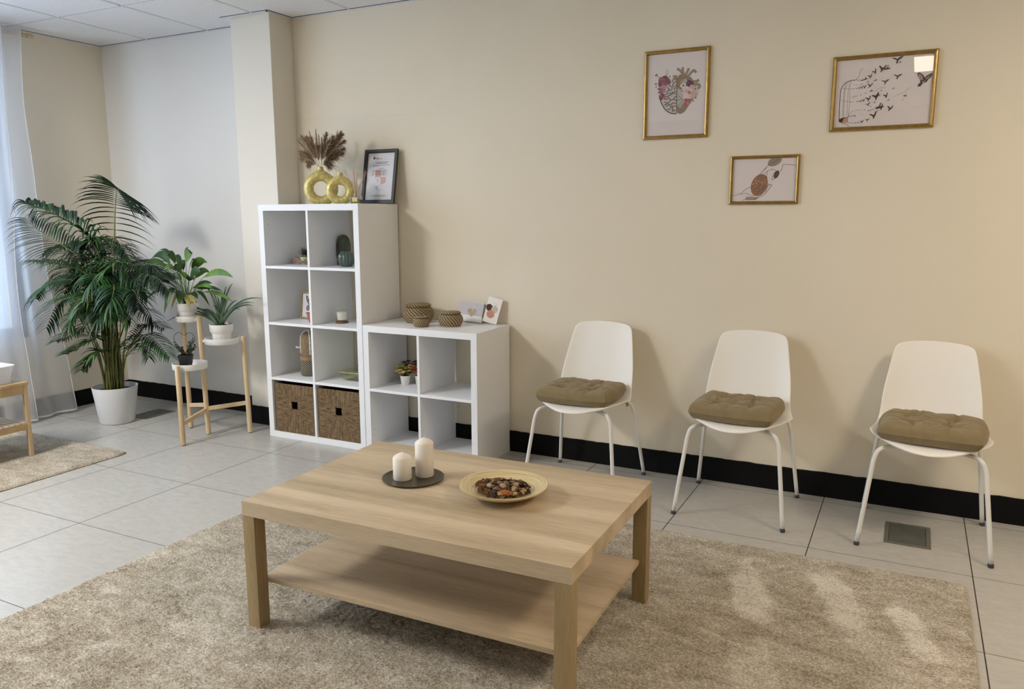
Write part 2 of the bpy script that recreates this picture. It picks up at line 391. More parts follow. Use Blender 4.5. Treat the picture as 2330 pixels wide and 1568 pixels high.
# ceiling lamp panels
def lamp(x, y, sx, sy, power, label, col=(1, .93, .83, 1)):
    e = empty('ceiling_light', (x, y, ZC), 0, label, 'ceiling light')
    f = MB(); f.box((-sx/2, -sy/2, -.012), (sx/2, -sy/2+.02, 0)); f.box((-sx/2, sy/2-.02, -.012), (sx/2, sy/2, 0)); f.box((-sx/2, -sy/2+.02, -.012), (-sx/2+.02, sy/2-.02, 0)); f.box((sx/2-.02, -sy/2+.02, -.012), (sx/2, sy/2-.02, 0))
    f.build('frame', M['tbar'], e)
    MB().box((-sx/2+.02, -sy/2+.02, -.009), (sx/2-.02, sy/2-.02, -.004)).build('diffuser', emit('lamp_diffuser', col, power), e)
lamp(-1.5, -3.35, .58, 1.16, LAMP1, 'ceiling light panel nearest the side windows', (1, .96, .92, 1))
lamp(3.02, -3.58, .60, .80, LAMP2, 'ceiling light panel above the seating rug, mirrored in the birdcage picture', (1, .84, .66, 1))
lamp(4.25, -1.75, .58, 1.16, LAMP3, 'ceiling light panel nearest the right wall, right of the chairs', (1, .84, .66, 1))
# ================================================================== RUGS
def rug(name, x0, x1, y0, y1, h, label, step=.0065, mat=None):
    from mathutils import noise as mn
    nx, ny = int((x1-x0)/step), int((y1-y0)/step); cx, cy = (x0+x1)/2, (y0+y1)/2
    xs = np.linspace(x0-cx, x1-cx, nx+1); ys = np.linspace(y0-cy, y1-cy, ny+1)
    X, Y = np.meshgrid(xs, ys); rs = np.random.RandomState(3)
    Z = h + rs.uniform(-.0032, .0032, X.shape)
    big = rs.uniform(-1, 1, (ny//8+3, nx//8+3)); iy = np.arange(ny+1)/8.; ix = np.arange(nx+1)/8.
    b0 = big[iy.astype(int)][:, ix.astype(int)]; b1 = big[iy.astype(int)+1][:, ix.astype(int)]; Z += .0012*(b0*(1-(iy % 1))[:, None]+b1*(iy % 1)[:, None])
    d = np.minimum(np.minimum(X-xs[0], xs[-1]-X), np.minimum(Y-ys[0], ys[-1]-Y)); e = np.clip(d/.022, 0, 1)
    Z = .003+(Z-.003)*np.sqrt(1-(1-e)**2)
    X = X+rs.uniform(-.003, .003, X.shape); Y = Y+rs.uniform(-.003, .003, X.shape)
    r = .05; cxx = np.abs(X)-(xs[-1]-r); cyy = np.abs(Y)-(ys[-1]-r); m = (cxx > 0) & (cyy > 0); dd = np.sqrt(cxx**2+cyy**2); f = np.where(m & (dd > r), r/np.maximum(dd, 1e-6), 1)
    X = np.where(m, np.sign(X)*((xs[-1]-r)+cxx*f), X); Y = np.where(m, np.sign(Y)*((ys[-1]-r)+cyy*f), Y)
    V = np.stack([X.ravel(), Y.ravel(), Z.ravel()], 1)
    j, i = np.meshgrid(np.arange(ny), np.arange(nx), indexing='ij'); a = (j*(nx+1)+i).ravel()
    Fc = np.stack([a, a+1, a+nx+2, a+nx+1], 1)
    me = bpy.data.meshes.new('pile'); me.from_pydata(V.tolist(), [], Fc.tolist()); me.materials.append(mat)
    me.polygons.foreach_set('use_smooth', [True]*len(me.polygons))
    root = empty(name, (cx, cy, 0), 0, label, 'rug')
    o = bpy.data.objects.new('pile', me); COL.objects.link(o); o.parent = root
    MB().box((x0-cx+.016, y0-cy+.006, .0005), (x1-cx-.016, y1-cy-.006, .0045)).build('backing', M['rugback'], root)
    return root
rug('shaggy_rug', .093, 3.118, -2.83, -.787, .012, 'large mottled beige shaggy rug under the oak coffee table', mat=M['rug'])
rug('shaggy_rug', -3.0+.6, -1.245, -3.05, -1.056, .016, 'smaller beige shaggy rug under the slatted bench by the curtain', mat=M['rug2'])

# ================================================================== COFFEE TABLE
TX, TY, TR, TZ = 2.0894, -2.2131, .0197, .0095
t = empty('coffee_table', (TX, TY, TZ), TR, 'low oak-effect coffee table with lower shelf standing on the big rug', 'coffee table')
def tloc(x, y, z): # table local -> world
    return Vector((TX+x*math.cos(TR)-y*math.sin(TR), TY+x*math.sin(TR)+y*math.cos(TR), TZ+z))
L_, W_ = 1.18, .78
top = MB().box((-L_, 0, .40), (0, W_, .45)).build('tabletop', M['oak'], t, bevel=.0008)
for a, b in ((-L_+.0005, .0005), (-.0505, .0005), (-L_+.0005, W_-.0505), (-.0505, W_-.0505)):
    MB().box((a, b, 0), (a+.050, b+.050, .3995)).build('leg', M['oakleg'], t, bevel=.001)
MB().box((-L_+.025, .0515, .150), (-.025, W_-.0515, .166)).build('lower_shelf', M['oak'], t, bevel=.0006)
TT = TZ+.45

# ================================================================== CUBE SHELVES
def cube_shelf(x0, y1, w, h, rows, label):
    root = empty('cube_shelf', (x0, y1, 0), 0, label, 'shelf unit')
    t, d, thin = .038, .39, .016; m = M['white']
    MB().box((0, -d, h-t), (w, 0, h)).build('top_board', m, root, bevel=.0008)
    MB().box((0, -d, 0), (w, 0, t)).build('bottom_board', m, root, bevel=.0008)
    for a in (.0006, w-t-.0006):
        g = MB().box((a, -d+.0006, t), (a+t, -.0006, h-t))
        p = g.build('side_panel', m, root, bevel=.0006)
        # drilled peg holes near the front edge
        k = MB(); xx = a+t+.0004 if a < .1 else a-.0004
        if a < .1:
            for z in (h-.085, h-.12, .10, .135):
                k = MB().lathe([(.0022, 0), (.0022, .0008)], 8); k.xf(Matrix.Translation((xx-.0006, -d+.035, z)) @ Matrix.Rotation(PI/2, 4, 'Y'))
                k.build('peg_hole', M['darkhole'], p)
    cw = (w-2*t-thin)/2; ch = (h-2*t-thin*(rows-1))/rows; sh = []
    for r in range(1, rows):
        z = t+ch*r+thin*(r-1); MB().box((t, -d+.001, z), (w-t, -.001, z+thin)).build('shelf', m, root, bevel=.0005); sh.append(z+thin)
    for r in range(rows):
        z = t+(ch+thin)*r; MB().box((t+cw, -d+.001, z+.0002), (t+cw+thin, -.001, z+ch-.0002)).build('divider', m, root, bevel=.0005)
    return root, [t]+sh
M['darkhole'] = flat('peg_hole_shade', hexc(60, 60, 60), .9)
K1, S1 = cube_shelf(-.765, 0, .765, 1.465, 4, 'tall white cube shelf unit of eight cells beside the pillar')
K2, S2 = cube_shelf(.008, -.006, .765, .765, 2, 'low white cube shelf unit of four cells attached right of the tall one')

# ================================================================== CHAIRS
def chair(cx, label):
    root = empty('dining_chair', (cx, 0, 0), 0, label, 'chair', 'white shell chairs along the wall')
    prof = [(-.555, .424), (-.548, .436), (-.52, .444), (-.46, .447), (-.38, .444), (-.30, .440), (-.23, .442), (-.175, .456), (-.140, .492), (-.120, .545), (-.103, .60), (-.083, .67), (-.064, .74), (-.051, .782), (-.045, .803), (-.041, .818), (-.039, .826)]
    hw = [.150, .182, .208, .226, .236, .238, .230, .214, .205, .202, .198, .186, .174, .166, .159, .145, .112]
    nx = 16
    def fn(u, v):
        k = v*(len(prof)-1); i = int(round(k)); y, z = prof[i]; s = u*2-1; w = hw[i]
        x = s*w
        seat = max(0, min(1, (8-i)/4.)) ; back = 1-seat
        z += seat*(.026*(abs(x)/.236)**2.4)
        y += back*(-.040*(abs(x)/.205)**3)
        if i <= 4: y += (.078, .072, .056, .032, .010)[i]*abs(s)**2.2; z += (.008, .006, .003, .0, 0)[i]*s*s
        if i >= 13: z -= (.001, .003, .007, .012)[i-13]*abs(s)**3
        return (x, y, z)
    g = MB().grid(nx, len(prof)-1, fn)
    g.build('seat_shell', M['whiteplastic'], root, smooth=True, solid=.007, sub=2)
    # legs: each a bent tube from under the seat to the floor
    for sx in (-1, 1):
        for fy, ky, iy in ((-.552, -.492, -.40), (-.070, -.150, -.22)):
            pts = smooth_path([(sx*.07, iy, .418), (sx*.15, iy+(ky-iy)*.55, .420), (sx*.187, ky-(ky-iy)*.05, .412), (sx*.204, ky+(fy-ky)*.08, .375), (sx*.214, ky+(fy-ky)*.3, .30), (sx*.247, fy, .012)], 6)
            lg = MB().tube(pts, .0095, 10).build('leg', M['whitemetal'], root, smooth=True)
            MB().tube([(sx*.2460, fy, .016), (sx*.2478, fy, 0)], .0112, 12).build('foot_cap', M['darkcap'], lg, smooth=False)
    MB().box((-.10, -.42, .410), (.10, -.20, .428)).build('underframe', M['whitemetal'], root, bevel=.004)
    return root
CH = [1.376, 2.168, 2.965]
chair(CH[0], 'white shell chair with brown cushion, nearest the low shelf unit')
chair(CH[1], 'middle white shell chair with brown cushion, between two others')
chair(CH[2], 'white shell chair with brown cushion standing behind the floor vent')

def cushion(loc, rz, seed, w, d, th, label, tilt=(0, 0), strap=False):
    rnd = random.Random(seed); N = 64
    tufts = [(sx*.36+rnd.uniform(-.04, .04), sy*.36+rnd.uniform(-.04, .04)) for sx in (-1, 1) for sy in (-1, 1)]
    wr = [[(rnd.uniform(0, 2*PI), rnd.randint(3, 7), rnd.uniform(.3, 1)) for _ in range(3)] for _ in tufts]
    lob = [(rnd.uniform(0, 2*PI), k, rnd.uniform(-1, 1)) for k in range(2, 9)]
    g = MB()
    def prof(u, v, top):
        # superellipse param
        x, y = u*2-1, v*2-1
        rx = x*math.sqrt(1-.30*y*y*.55); ry = y*math.sqrt(1-.30*x*x*.55)
        an = math.atan2(ry, rx); r = max(abs(x), abs(y))
        e = 1+.012*sum(a*math.sin(k*an+p) for p, k, a in lob)*r
        edge = max(0, 1-r**7)**.5
        pu = 1-(1-edge)*.0
        if top:
            q = 0
            for (tx, ty), ws in zip(tufts, wr):
                dx, dy = x-tx, y-ty; dd = math.hypot(dx, dy); a2 = math.atan2(dy, dx)
                q += .78*math.exp(-(dd/.12)**2)+.24*math.exp(-(dd/.30)**2)
                for ph, nn, am in ws:   # sharp creases running out from the tuft
                    cr = abs(math.sin(.5*nn*a2+ph)); q += .38*am*math.exp(-(cr/.13)**2)*math.exp(-((dd-.24)/.24)**2)
            q += .10*math.exp(-(x/.07)**2)+.10*math.exp(-(y/.07)**2)
            hh = th*.46+(th*.54)*edge*(1-min(q, 1.2)*.80)+.003*math.sin(8*x+3*y+seed)*edge
        else: hh = th*.46*(1-max(0, 1-r**7)**.55)
        return (rx*e*w/2, ry*e*d/2, hh)
    g.grid(N, N, lambda u, v: prof(u, v, True)); g.grid(N//2, N//2, lambda u, v: prof(1-u, v, False))
    root = g.build('seat_cushion', M['cush'], None, smooth=True, sub=1)
    root.location = loc; root.rotation_euler = (tilt[0], tilt[1], rz)
    tag(root, label, 'cushion', 'tufted brown seat cushions')
    if strap:
        s = MB(); s.blade([(w/2-.03, d/2-.05, .02), (w/2-.01, d/2-.035, .0), (w/2-.005, d/2-.03, -.045)], [.010, .010, .010], (.3, 1, 0)); s.build('tie_strap', M['cush'], root, solid=.001)
    return root
cushion((1.362, -.342, .446), .04, 3, .42, .36, .092, 'brown tufted cushion on the chair nearest the low shelf unit', (0, 0), True)
cushion((2.155, -.345, .445), -.05, 5, .41, .36, .094, 'brown tufted cushion on the middle one of the three chairs')
cushion((2.972, -.348, .445), -.10, 8, .42, .36, .096, 'brown tufted cushion on the chair behind the floor vent')

# ================================================================== FLOOR VENTS
def vent(x0, x1, y0, y1, label):
    e = empty('floor_vent', ((x0+x1)/2, (y0+y1)/2, 0), 0, label, 'floor vent', None); a, b = (x1-x0)/2, (y1-y0)/2; w = .017
    f = MB(); f.box((-a, -b, 0), (a, -b+w, .004)); f.box((-a, b-w, 0), (a, b, .004)); f.box((-a, -b+w, 0), (-a+w, b-w, .004)); f.box((a-w, -b+w, 0), (a, b-w, .004)); f.build('frame', M['grille'], e, bevel=.0008)
    MB().box((-a+w+.002, -b+w+.002, 0), (a-w-.002, b-w-.002, .0022)).build('lid', M['grille2'], e)
    MB().box((-a+w, -b+w, 0), (a-w, b-w, .0008)).build('gap', M['darkhole'], e)
vent(2.820, 3.002, -.471, -.214, 'grey steel floor vent under the rightmost chair')
vent(-2.010, -1.840, -.465, -.219, 'grey steel floor vent beside the white palm pot')
# ================================================================== THINGS ON THE COFFEE TABLE
def lathe_obj(name, prof, mat, parent=None, n=48, rib=None, bevel=0, **k):
    return MB().lathe(prof, n, rib=rib, cap=True).build(name, mat, parent, smooth=True, ang=.9, bevel=bevel, **k)
P = Vector((1.297, -1.793, TT))
e = lathe_obj('candle_plate', [(0, .001), (.095, .001), (.104, .003), (.1095, .0075), (.1115, .008), (.1105, .005), (.1045, 0), (0, 0)], M['plate'], n=64)
e.location = P; tag(e, 'round dark metal candle plate on the coffee table under two candles', 'plate')
def pillar(x, y, r, h, label, lean):
    e = empty('pillar_candle', (x, y, TT+.0015), 0, label, 'candle', None)
    lathe_obj('wax_body', [(0, 0), (r-.002, 0), (r, .003), (r, h-.004), (r-.004, h+.001), (r*.75, h+.005), (r*.4, h+.011), (.004, h+.0155), (0, h+.016)], M['wax'], e)
    MB().tube([(0, 0, h+.013), (lean*.3, 0, h+.022), (lean, 0, h+.031)], .0011, 6).build('wick', M['wick'], e)
pillar(1.266, -1.815, .0335, .083, 'shorter white pillar candle on the dark metal plate', .0)
pillar(1.317, -1.748, .0335, .127, 'taller white pillar candle on the dark metal plate', .006)
# bamboo bowl with potpourri
n = NT('spun_bamboo'); v = n.coord(); n.set(rough=.35, spec=.5, coat=.3)
sp = n.node('ShaderNodeSeparateXYZ'); n.link(v, sp.inputs[0])
rr = n.math('SQRT', n.math('ADD', n.math('POWER', sp.outputs[0], 2), n.math('POWER', sp.outputs[1], 2)))
cb = n.node('ShaderNodeCombineXYZ'); n.link(n.math('MULTIPLY', rr, 260), cb.inputs[0]); n.link(n.math('MULTIPLY', n.math('ARCTAN2', sp.outputs[1], sp.outputs[0]), .9), cb.inputs[1])
n.col(n.ramp(n.noise(cb.outputs[0], .8, 3, .6), [(.34, hexc(184, 160, 110)), (.5, hexc(216, 196, 148)), (.68, hexc(228, 211, 168))])); M['bowl'] = n.m
BC = Vector((1.672, -1.808, TT))
bo = lathe_obj('bamboo_bowl', [(0, .008), (.040, .0085), (.075, .014), (.105, .025), (.132, .038), (.143, .0435), (.149, .0445), (.1495, .041), (.145, .036), (.118, .022), (.085, .008), (.060, .003), (.056, 0), (0, 0)], M['bowl'], n=72)
bo.location = BC; tag(bo, 'wide shallow spun bamboo bowl holding potpourri on the coffee table', 'bowl')
def bowlz(r): return np.interp(r, [0, .04, .075, .105, .132], [.008, .0085, .014, .025, .038])
pc = {'dark': mottled('dried_petal_dark', hexc(46, 30, 24), hexc(74, 50, 38), 200, .85), 'brown': mottled('dried_petal_brown', hexc(96, 64, 36), hexc(134, 96, 58), 180, .8),
      'tan': mottled('dried_pod_tan', hexc(150, 120, 84), hexc(188, 160, 120), 160, .8), 'grey': mottled('dried_seed_grey', hexc(112, 94, 74), hexc(140, 122, 98), 160, .85), 'orange': mottled('dried_slice_orange', hexc(140, 80, 34), hexc(176, 112, 56), 90, .7, sc=(1, 6, 1))}
rnd = random.Random(21)
placed = []
def put(kind, label, grp, mat, r0, r1, cnt, scale):
    for i in range(cnt):
        for _ in range(60):
            r = r0+(r1-r0)*rnd.random()**.6; a = rnd.uniform(0, 2*PI)
            x, y = r*math.cos(a), r*math.sin(a)*.86
            if all(math.hypot(x-px, y-py) > .009 for px, py in placed): break
        placed.append((x, y)); s = scale*rnd.uniform(.95, 1.45)
        g = MB()
        if kind == 'curl':
            cu = rnd.uniform(1.2, 3.0)
            def fn(u, v):
                w = math.sin(PI*min(1, v*.9+.08))**.6; an = (u-.5)*cu*w
                return (s*.9*math.sin(an)*(.6), s*(v-.5)*2, s*.6*(1-math.cos(an))+s*.3*math.sin(2.5*v)+.0015*math.sin(9*u+7*v))
            g.grid(6, 7, fn); sol = .0009
        elif kind == 'pod':
            def fn(u, v):
                an = u*PI*1.5; q = math.sin(PI*(v*.82+.1))**.7
                return (s*.62*q*math.cos(an), s*(v-.5)*1.7, s*.62*q*math.sin(an)+.3*s)
            g.grid(9, 7, fn); sol = .0012
        elif kind == 'ball':
            g.lathe([(0, -s*.7), (s*.5, -s*.55), (s*.8, 0), (s*.62, s*.45), (s*.2, s*.62), (.0, s*.55)], 14, rib=lambda a: 1+.06*math.sin(6*a)); sol = 0
        o = g.build('potpourri_'+{'curl': 'petal', 'pod': 'pod', 'ball': 'seed_head'}[kind], mat, None, smooth=True, solid=sol)
        o.location = BC+Vector((x, y, bowlz(math.hypot(x, y))+.005+s*.35+max(0, (.085-r))*.42))
        o.rotation_euler = (rnd.uniform(-.7, .7), rnd.uniform(-.7, .7), rnd.uniform(0, 2*PI))
        tag(o, label, 'dried flower', grp)
put('ball', 'round grey brown seed head in the bowl of potpourri', 'seed heads in the potpourri bowl', pc['grey'], .0, .05, 6, .012)
put('pod', 'pale tan open seed pod in the bowl of potpourri', 'open pods in the potpourri bowl', pc['tan'], .02, .088, 14, .0115)
put('curl', 'near-black curled dried petal in the bowl of potpourri', 'dark petals in the potpourri bowl', pc['dark'], .0, .084, 30, .013)
put('curl', 'mid-brown curled dried petal in the bowl of potpourri', 'brown petals in the potpourri bowl', pc['brown'], .0, .090, 40, .014)
g = MB().grid(14, 6, lambda u, v: ((u-.5)*.048, (v-.5)*.022*math.sin(PI*(u*.9+.05))**.5, .004*math.sin(PI*u)+.0015*math.sin(v*20)+.006*(1-(2*v-1)**2)))
o = g.build('potpourri_slice', pc['orange'], None, smooth=True, solid=.003); o.location = BC+Vector((.036, -.060, .034)); o.rotation_euler = (.45, .0, .42)
tag(o, 'large orange-brown dried slice lying at the front of the potpourri', 'dried flower')
g = MB()
for i in range(700):
    r = .088*rnd.random()**.5; a = rnd.uniform(0, 2*PI); x, y = r*math.cos(a), r*math.sin(a)*.86; z = bowlz(r)+.002+rnd.random()*.006+max(0, .085-r)*.34
    s = rnd.uniform(.003, .008); c = Vector((x, y, z)); d = Vector((rnd.uniform(-1, 1), rnd.uniform(-1, 1), rnd.uniform(-.5, .6))).normalized()*s; q = Vector((rnd.uniform(-1, 1), rnd.uniform(-1, 1), rnd.uniform(-.3, .5))).normalized()*s*.5
    g.add([c-d, c+q, c+d, c-q+Vector((0, 0, .002))], [(0, 1, 2, 3)], pc[rnd.choice(['dark', 'brown', 'tan', 'grey', 'brown'])])
o = g.build('potpourri_flakes', None); o.location = BC; tag(o, 'fine dried flakes filling the bottom of the bamboo bowl', 'potpourri', kind='stuff')

# ================================================================== ON TOP OF THE TALL SHELF
ZT = 1.465
def donut(name, x, y, cz, R, rt, dt, ntop, nr, rz, label):
    e = empty(name, (x, y, ZT+.0005), rz, label, 'vase'); g = MB(); NU, NV = 64, 28; vs = []; fs = []
    for i in range(NU):
        a = 2*PI*i/NU; top = max(0, math.cos(a-0))**14
        for k in range(NV):
            b = 2*PI*k/NV; r = R+rt*math.cos(b)*(1+.0*top); z = cz+r*math.cos(a)
            xx = r*math.sin(a); yy = dt*math.sin(b)
            if math.cos(b) > 0: z += top*rt*.30*math.cos(b); 
            vs.append((xx, yy, max(z, 0)))
    for i in range(NU):
        for k in range(NV):
            j, l = (i+1) % NU, (k+1) % NV; fs.append((i*NV+k, j*NV+k, j*NV+l, i*NV+l))
    g.add(vs, fs); g.build('ring_body', M['vase'], e, smooth=True)
    zr = cz+R+rt*.6
    lathe_obj('neck', [(nr*2.0, zr-.010), (nr*1.45, zr+.006), (nr*1.12, zr+.018), (nr, zr+.030), (nr*.97, ntop-.002), (nr*.93, ntop), (nr*.75, ntop-.001), (nr*.75, zr+.01)], M['vase'], e, n=32)
    return e
donut('donut_vase', -.420, -.205, .095, .074, .030, .036, .226, .0185, .60, 'larger gold ring-shaped vase holding pampas grass on the tall shelf')
donut('donut_vase', -.224, -.265, .079, .0585, .0255, .031, .178, .0165, .60, 'smaller empty gold ring-shaped vase beside the reed diffuser')
brown = [mottled('pampas_brown', hexc(164, 140, 114), hexc(200, 176, 150), 60, .95), mottled('pampas_umber', hexc(144, 120, 96), hexc(182, 157, 130), 60, .95)]
cream = flat('pampas_cream', hexc(222, 208, 190), .95); tanp = flat('pampas_tan', hexc(170, 144, 104), .95)
rnd = random.Random(5)
def pz(x, y, yy=-.2): return on(x*.1275+640, y*.1275+280, 1, yy)
def pampas(tipz, depth, mat, dense, fl, label, grp, stem=M['wick'], bow=0.):
    tip = pz(*tipz, -.2+depth); base = Vector((-.424, -.205, ZT+.226-.06)); mouth = Vector((-.424, -.205, ZT+.226))
    dirn = (tip-mouth); mouth2 = mouth+Vector((dirn.x, dirn.y, 0)).normalized()*.009
    mid = mouth2+dirn*.5+Vector((0, 0, .03+bow)); pts = [base, mouth2]+bez(mouth2, mid, tip, 16)[1:]
    e = empty('pampas_stem', base, 0, label, 'dried grass', grp)
    L = [p-base for p in pts]; MB().tube(L, [.0014]*(len(L)-1)+[.0006], 5).build('stem', stem, e)
    g = MB(); curve = L[1:]; nseg = len(curve)-1; t0 = .22
    for k in range(dense):
        t = t0+(1-t0)*(k/dense)**.9; q = t*nseg; i = min(int(q), nseg-1); p = curve[i].lerp(curve[i+1], q-i); d = (curve[i+1]-curve[i]).normalized()
        env = math.sin(PI*min(1, (t-t0)/(1-t0)*.80+.16))**.7
        s = Vector((rnd.gauss(0, 1), rnd.gauss(0, 1)*.8, rnd.gauss(0, 1))); s = (s-d*s.dot(d)).normalized()
        ln = fl*rnd.uniform(.55, 1.15)*env; a = p+s*.001; k_ = rnd.uniform(.25, .95); b = p+(d*.80+s*k_*.8)*ln*.5; c = p+(d*.80+s*k_)*ln+Vector((0, 0, -.16*ln))
        w = .0010 if fl > .02 else .0019; sd = d.cross(s)
        g.add([a-sd*w, a+sd*w, b+sd*w*1.3, b-sd*w*1.3, c], [(0, 1, 2, 3), (3, 2, 4)])
    g.build('plume', mat, e); return e
for i, (t, dp) in enumerate([((355, 240), 0), ((450, 255), .03), ((520, 270), -.02), ((805, 175), .01), ((930, 240), -.03), ((1075, 165), 0), ((1110, 200), .03), ((1135, 320), -.02), ((1125, 455), .02), ((1100, 540), -.04), ((960, 610), -.02), ((340, 525), .02), ((385, 630), -.03), ((500, 735), .0), ((865, 762), -.02), ((640, 420), -.03), ((760, 430), .04), ((850, 330), .02)]):
    pampas(t, dp, brown[i % 2], 360, .058, 'feathery brown pampas plume fanning out of the larger gold vase', 'brown pampas plumes in the larger gold vase')
for t, dp in (((500, 150), -.01), ((612, 112), .01), ((668, 205), -.03), ((722, 250), .02)):
    pampas(t, dp, cream, 420, .019, 'slim cream bunny-tail stem rising from the larger gold vase', 'cream stems in the larger gold vase', bow=-.02)
pampas((288, 312), -.02, tanp, 200, .013, 'tan bunny-tail stem leaning far left out of the larger gold vase', None)
pampas((455, 262), -.05, tanp, 160, .012, 'short tan bunny-tail stem among the left brown plumes', None)
# reed diffuser
e = empty('reed_diffuser', (-.080, -.300, ZT), .25, 'small square clear glass reed diffuser bottle with yellow oil', 'diffuser')
M['oil'] = flat('diffuser_oil', hexc(196, 178, 84), .1, trans=.6, ior=1.4)
MB().box((-.030, -.022, .0005), (.030, .022, .046)).build('bottle', M['bottle'], e, bevel=.002)
MB().box((-.026, -.018, .004), (.026, .018, .028)).build('oil', M['oil'], e)
MB().lathe([(.011, .0465), (.011, .060), (.008, .060), (.008, .0465)], 20).build('bottle_neck', M['bottle'], e, smooth=True, ang=.8)
f = MB().box((-.016, -.0232, .012), (.016, -.0226, .036)); f.build('bottle_tag', flat('diffuser_label', hexc(216, 204, 150), .6), e)
M['reed'] = flat('diffuser_reed', hexc(196, 140, 104), .8)
for k, t in enumerate(((1130, 840), (1282, 840), (1300, 842), (1355, 855), (1502, 862), (1525, 872))):
    tip = pz(*t, -.3+(.0, .02, -.02, .0, .01, -.02)[k]); b = Vector((-.080+(k-2.5)*.0016, -.300, ZT+.008)); m = b.copy(); m.z = ZT+.055; m.x = -.080+(k-2.5)*.0020
    o = MB().tube([b-b, (b+(m-b))-b, tip-b], .0014, 6).build('reed_stick', M['reed']); o.location = b
    tag(o, ('thin darker reed leaning far left out of the diffuser' if k == 0 else 'thin orange-brown reed standing in the glass diffuser'), 'reed stick', None if k == 0 else 'reeds in the diffuser bottle')
M['reed0'] = None

# ================================================================== PICTURE DRAWING HELPERS
ink = {}
def pen(c):
    if c not in ink: ink[c] = flat('print_ink_%d_%d_%d' % c, hexc(*c), .8)
    return ink[c]
class Art:
    """flat printed shapes in picture-plane coordinates (metres: x right, z up, facing -y)"""
    def __init__(s, w, h, quad=None):
        s.w, s.h = w, h; s.g = MB(); s.k = 0; s.Hm = None
        if quad:
            A = []; B = []
            for (u, v), (x, z) in zip(quad, ((0, h), (w, h), (w, 0), (0, 0))):
                A.append([u, v, 1, 0, 0, 0, -x*u, -x*v]); B.append(x); A.append([0, 0, 0, u, v, 1, -z*u, -z*v]); B.append(z)
            q = np.linalg.solve(np.array(A, float), np.array(B, float)); s.Hm = np.append(q, 1).reshape(3, 3)
    def pt(s, p):
        if s.Hm is None: return p
        q = s.Hm @ np.array([p[0], p[1], 1.]); return (q[0]/q[2], q[1]/q[2])
    def clip(s, p): return (min(max(p[0], .0008), s.w-.0008), min(max(p[1], .0008), s.h-.0008))
    def poly(s, pts, c, raw=False):
        s.k += 1; y = -.00004*min(s.k, 40)-.0002-.000004*s.k
        P = [s.clip(p if raw else s.pt(p)) for p in pts]; s.g.add([(x, y, z) for x, z in P], [tuple(range(len(P)))], pen(c))
    def line(s, pts, w, c, raw=False, sm=0, taper=False):
        P = [Vector(p if raw else s.pt(p)) for p in pts]
        if sm: P = [Vector((p.x, p.y)) for p in smooth_path([(p.x, p.y, 0) for p in P], sm)]
        s.k += 1; y = -.00004*min(s.k, 40)-.0002-.000004*s.k; vs = []; fs = []; N = len(P)
        for i in range(N):
            t = P[min(i+1, N-1)]-P[max(i-1, 0)]
            if t.length < 1e-9: t = Vector((1, 0))
            t.normalize(); nn = Vector((-t.y, t.x)); ww = w*(1 if not taper else max(.15, 1-i/(N-1)))
            for q in (P[i]+nn*ww/2, P[i]-nn*ww/2): q = s.clip(q); vs.append((q[0], y, q[1]))
        for i in range(N-1): fs.append((2*i, 2*i+1, 2*i+3, 2*i+2))
        s.g.add(vs, fs, pen(c))
    def blob(s, c, r, col, n=14, jit=.12, asp=1, rot=0, raw=False, rng=None):
        rg = rng or random; P = []
        cc = Vector(c if raw else s.pt(c)); 
        for i in range(n):
            a = 2*PI*i/n; q = 1+rg.uniform(-jit, jit); x, y = r*q*math.cos(a), r*q*asp*math.sin(a); P.append((cc.x+x*math.cos(rot)-y*math.sin(rot), cc.y+x*math.sin(rot)+y*math.cos(rot)))
        s.poly(P, col, raw=True)
    def build(s, name, parent, off=(0, 0, 0)):
        o = s.g.build(name, None, parent); o.location = off; return o
def framed(name, w, h, bw, bd, mat, paper, label, cat, glass=True, art=None, profile='round', group=None):
    """frame lying in the x-z plane, origin at bottom-left, back at y=0, front at -bd"""
    e = empty(name, (0, 0, 0), 0, label, cat, group); g = MB(); vs = []; fs = []
    if profile == 'round': pr = [(0, 0), (0, -bd*.55), (bw*.22, -bd*.92), (bw*.5, -bd), (bw*.78, -bd*.9), (bw, -bd*.42), (bw, -.002)]
    else: pr = [(0, 0), (0, -bd), (bw*.86, -bd), (bw, -bd*.75), (bw, -.002)]
    for (cx, cz, sx, sz) in ((0, 0, 1, 1), (w, 0, -1, 1), (w, h, -1, -1), (0, h, 1, -1)):
        for a, b in pr: vs.append((cx+sx*a, b, cz+sz*a))
    k = len(pr)
    for i in range(4):
        j = (i+1) % 4
        for t in range(k-1): fs.append((i*k+t, j*k+t, j*k+t+1, i*k+t+1))
    g.add(vs, fs); g.build('frame', mat, e)
    MB().box((bw*.6, -.0045, bw*.6), (w-bw*.6, -.0005, h-bw*.6)).build('print', paper, e)
    if art: art(e, bw, w-2*bw, h-2*bw)
    if glass: MB().box((bw*.7, -bd*.5-.0008, bw*.7), (w-bw*.7, -bd*.5, h-bw*.7)).build('picture_glass', M['pane'], e)
    return e
def textmesh(txt, size, mat, parent, loc, bold=False):
    cu = bpy.data.curves.new('lettering', 'FONT'); cu.body = txt; cu.size = size; cu.extrude = 0; cu.resolution_u = 2
    if bold: cu.offset = size*.02
    to = bpy.data.objects.new('lettering', cu); COL.objects.link(to); dg = bpy.context.evaluated_depsgraph_get(); dg.update()
    me = bpy.data.meshes.new_from_object(to.evaluated_get(dg)); bpy.data.objects.remove(to)
    me.materials.clear(); me.materials.append(mat)
    o = bpy.data.objects.new('lettering', me); COL.objects.link(o); o.parent = parent; o.location = loc; o.rotation_euler = (PI/2, 0, 0); return o

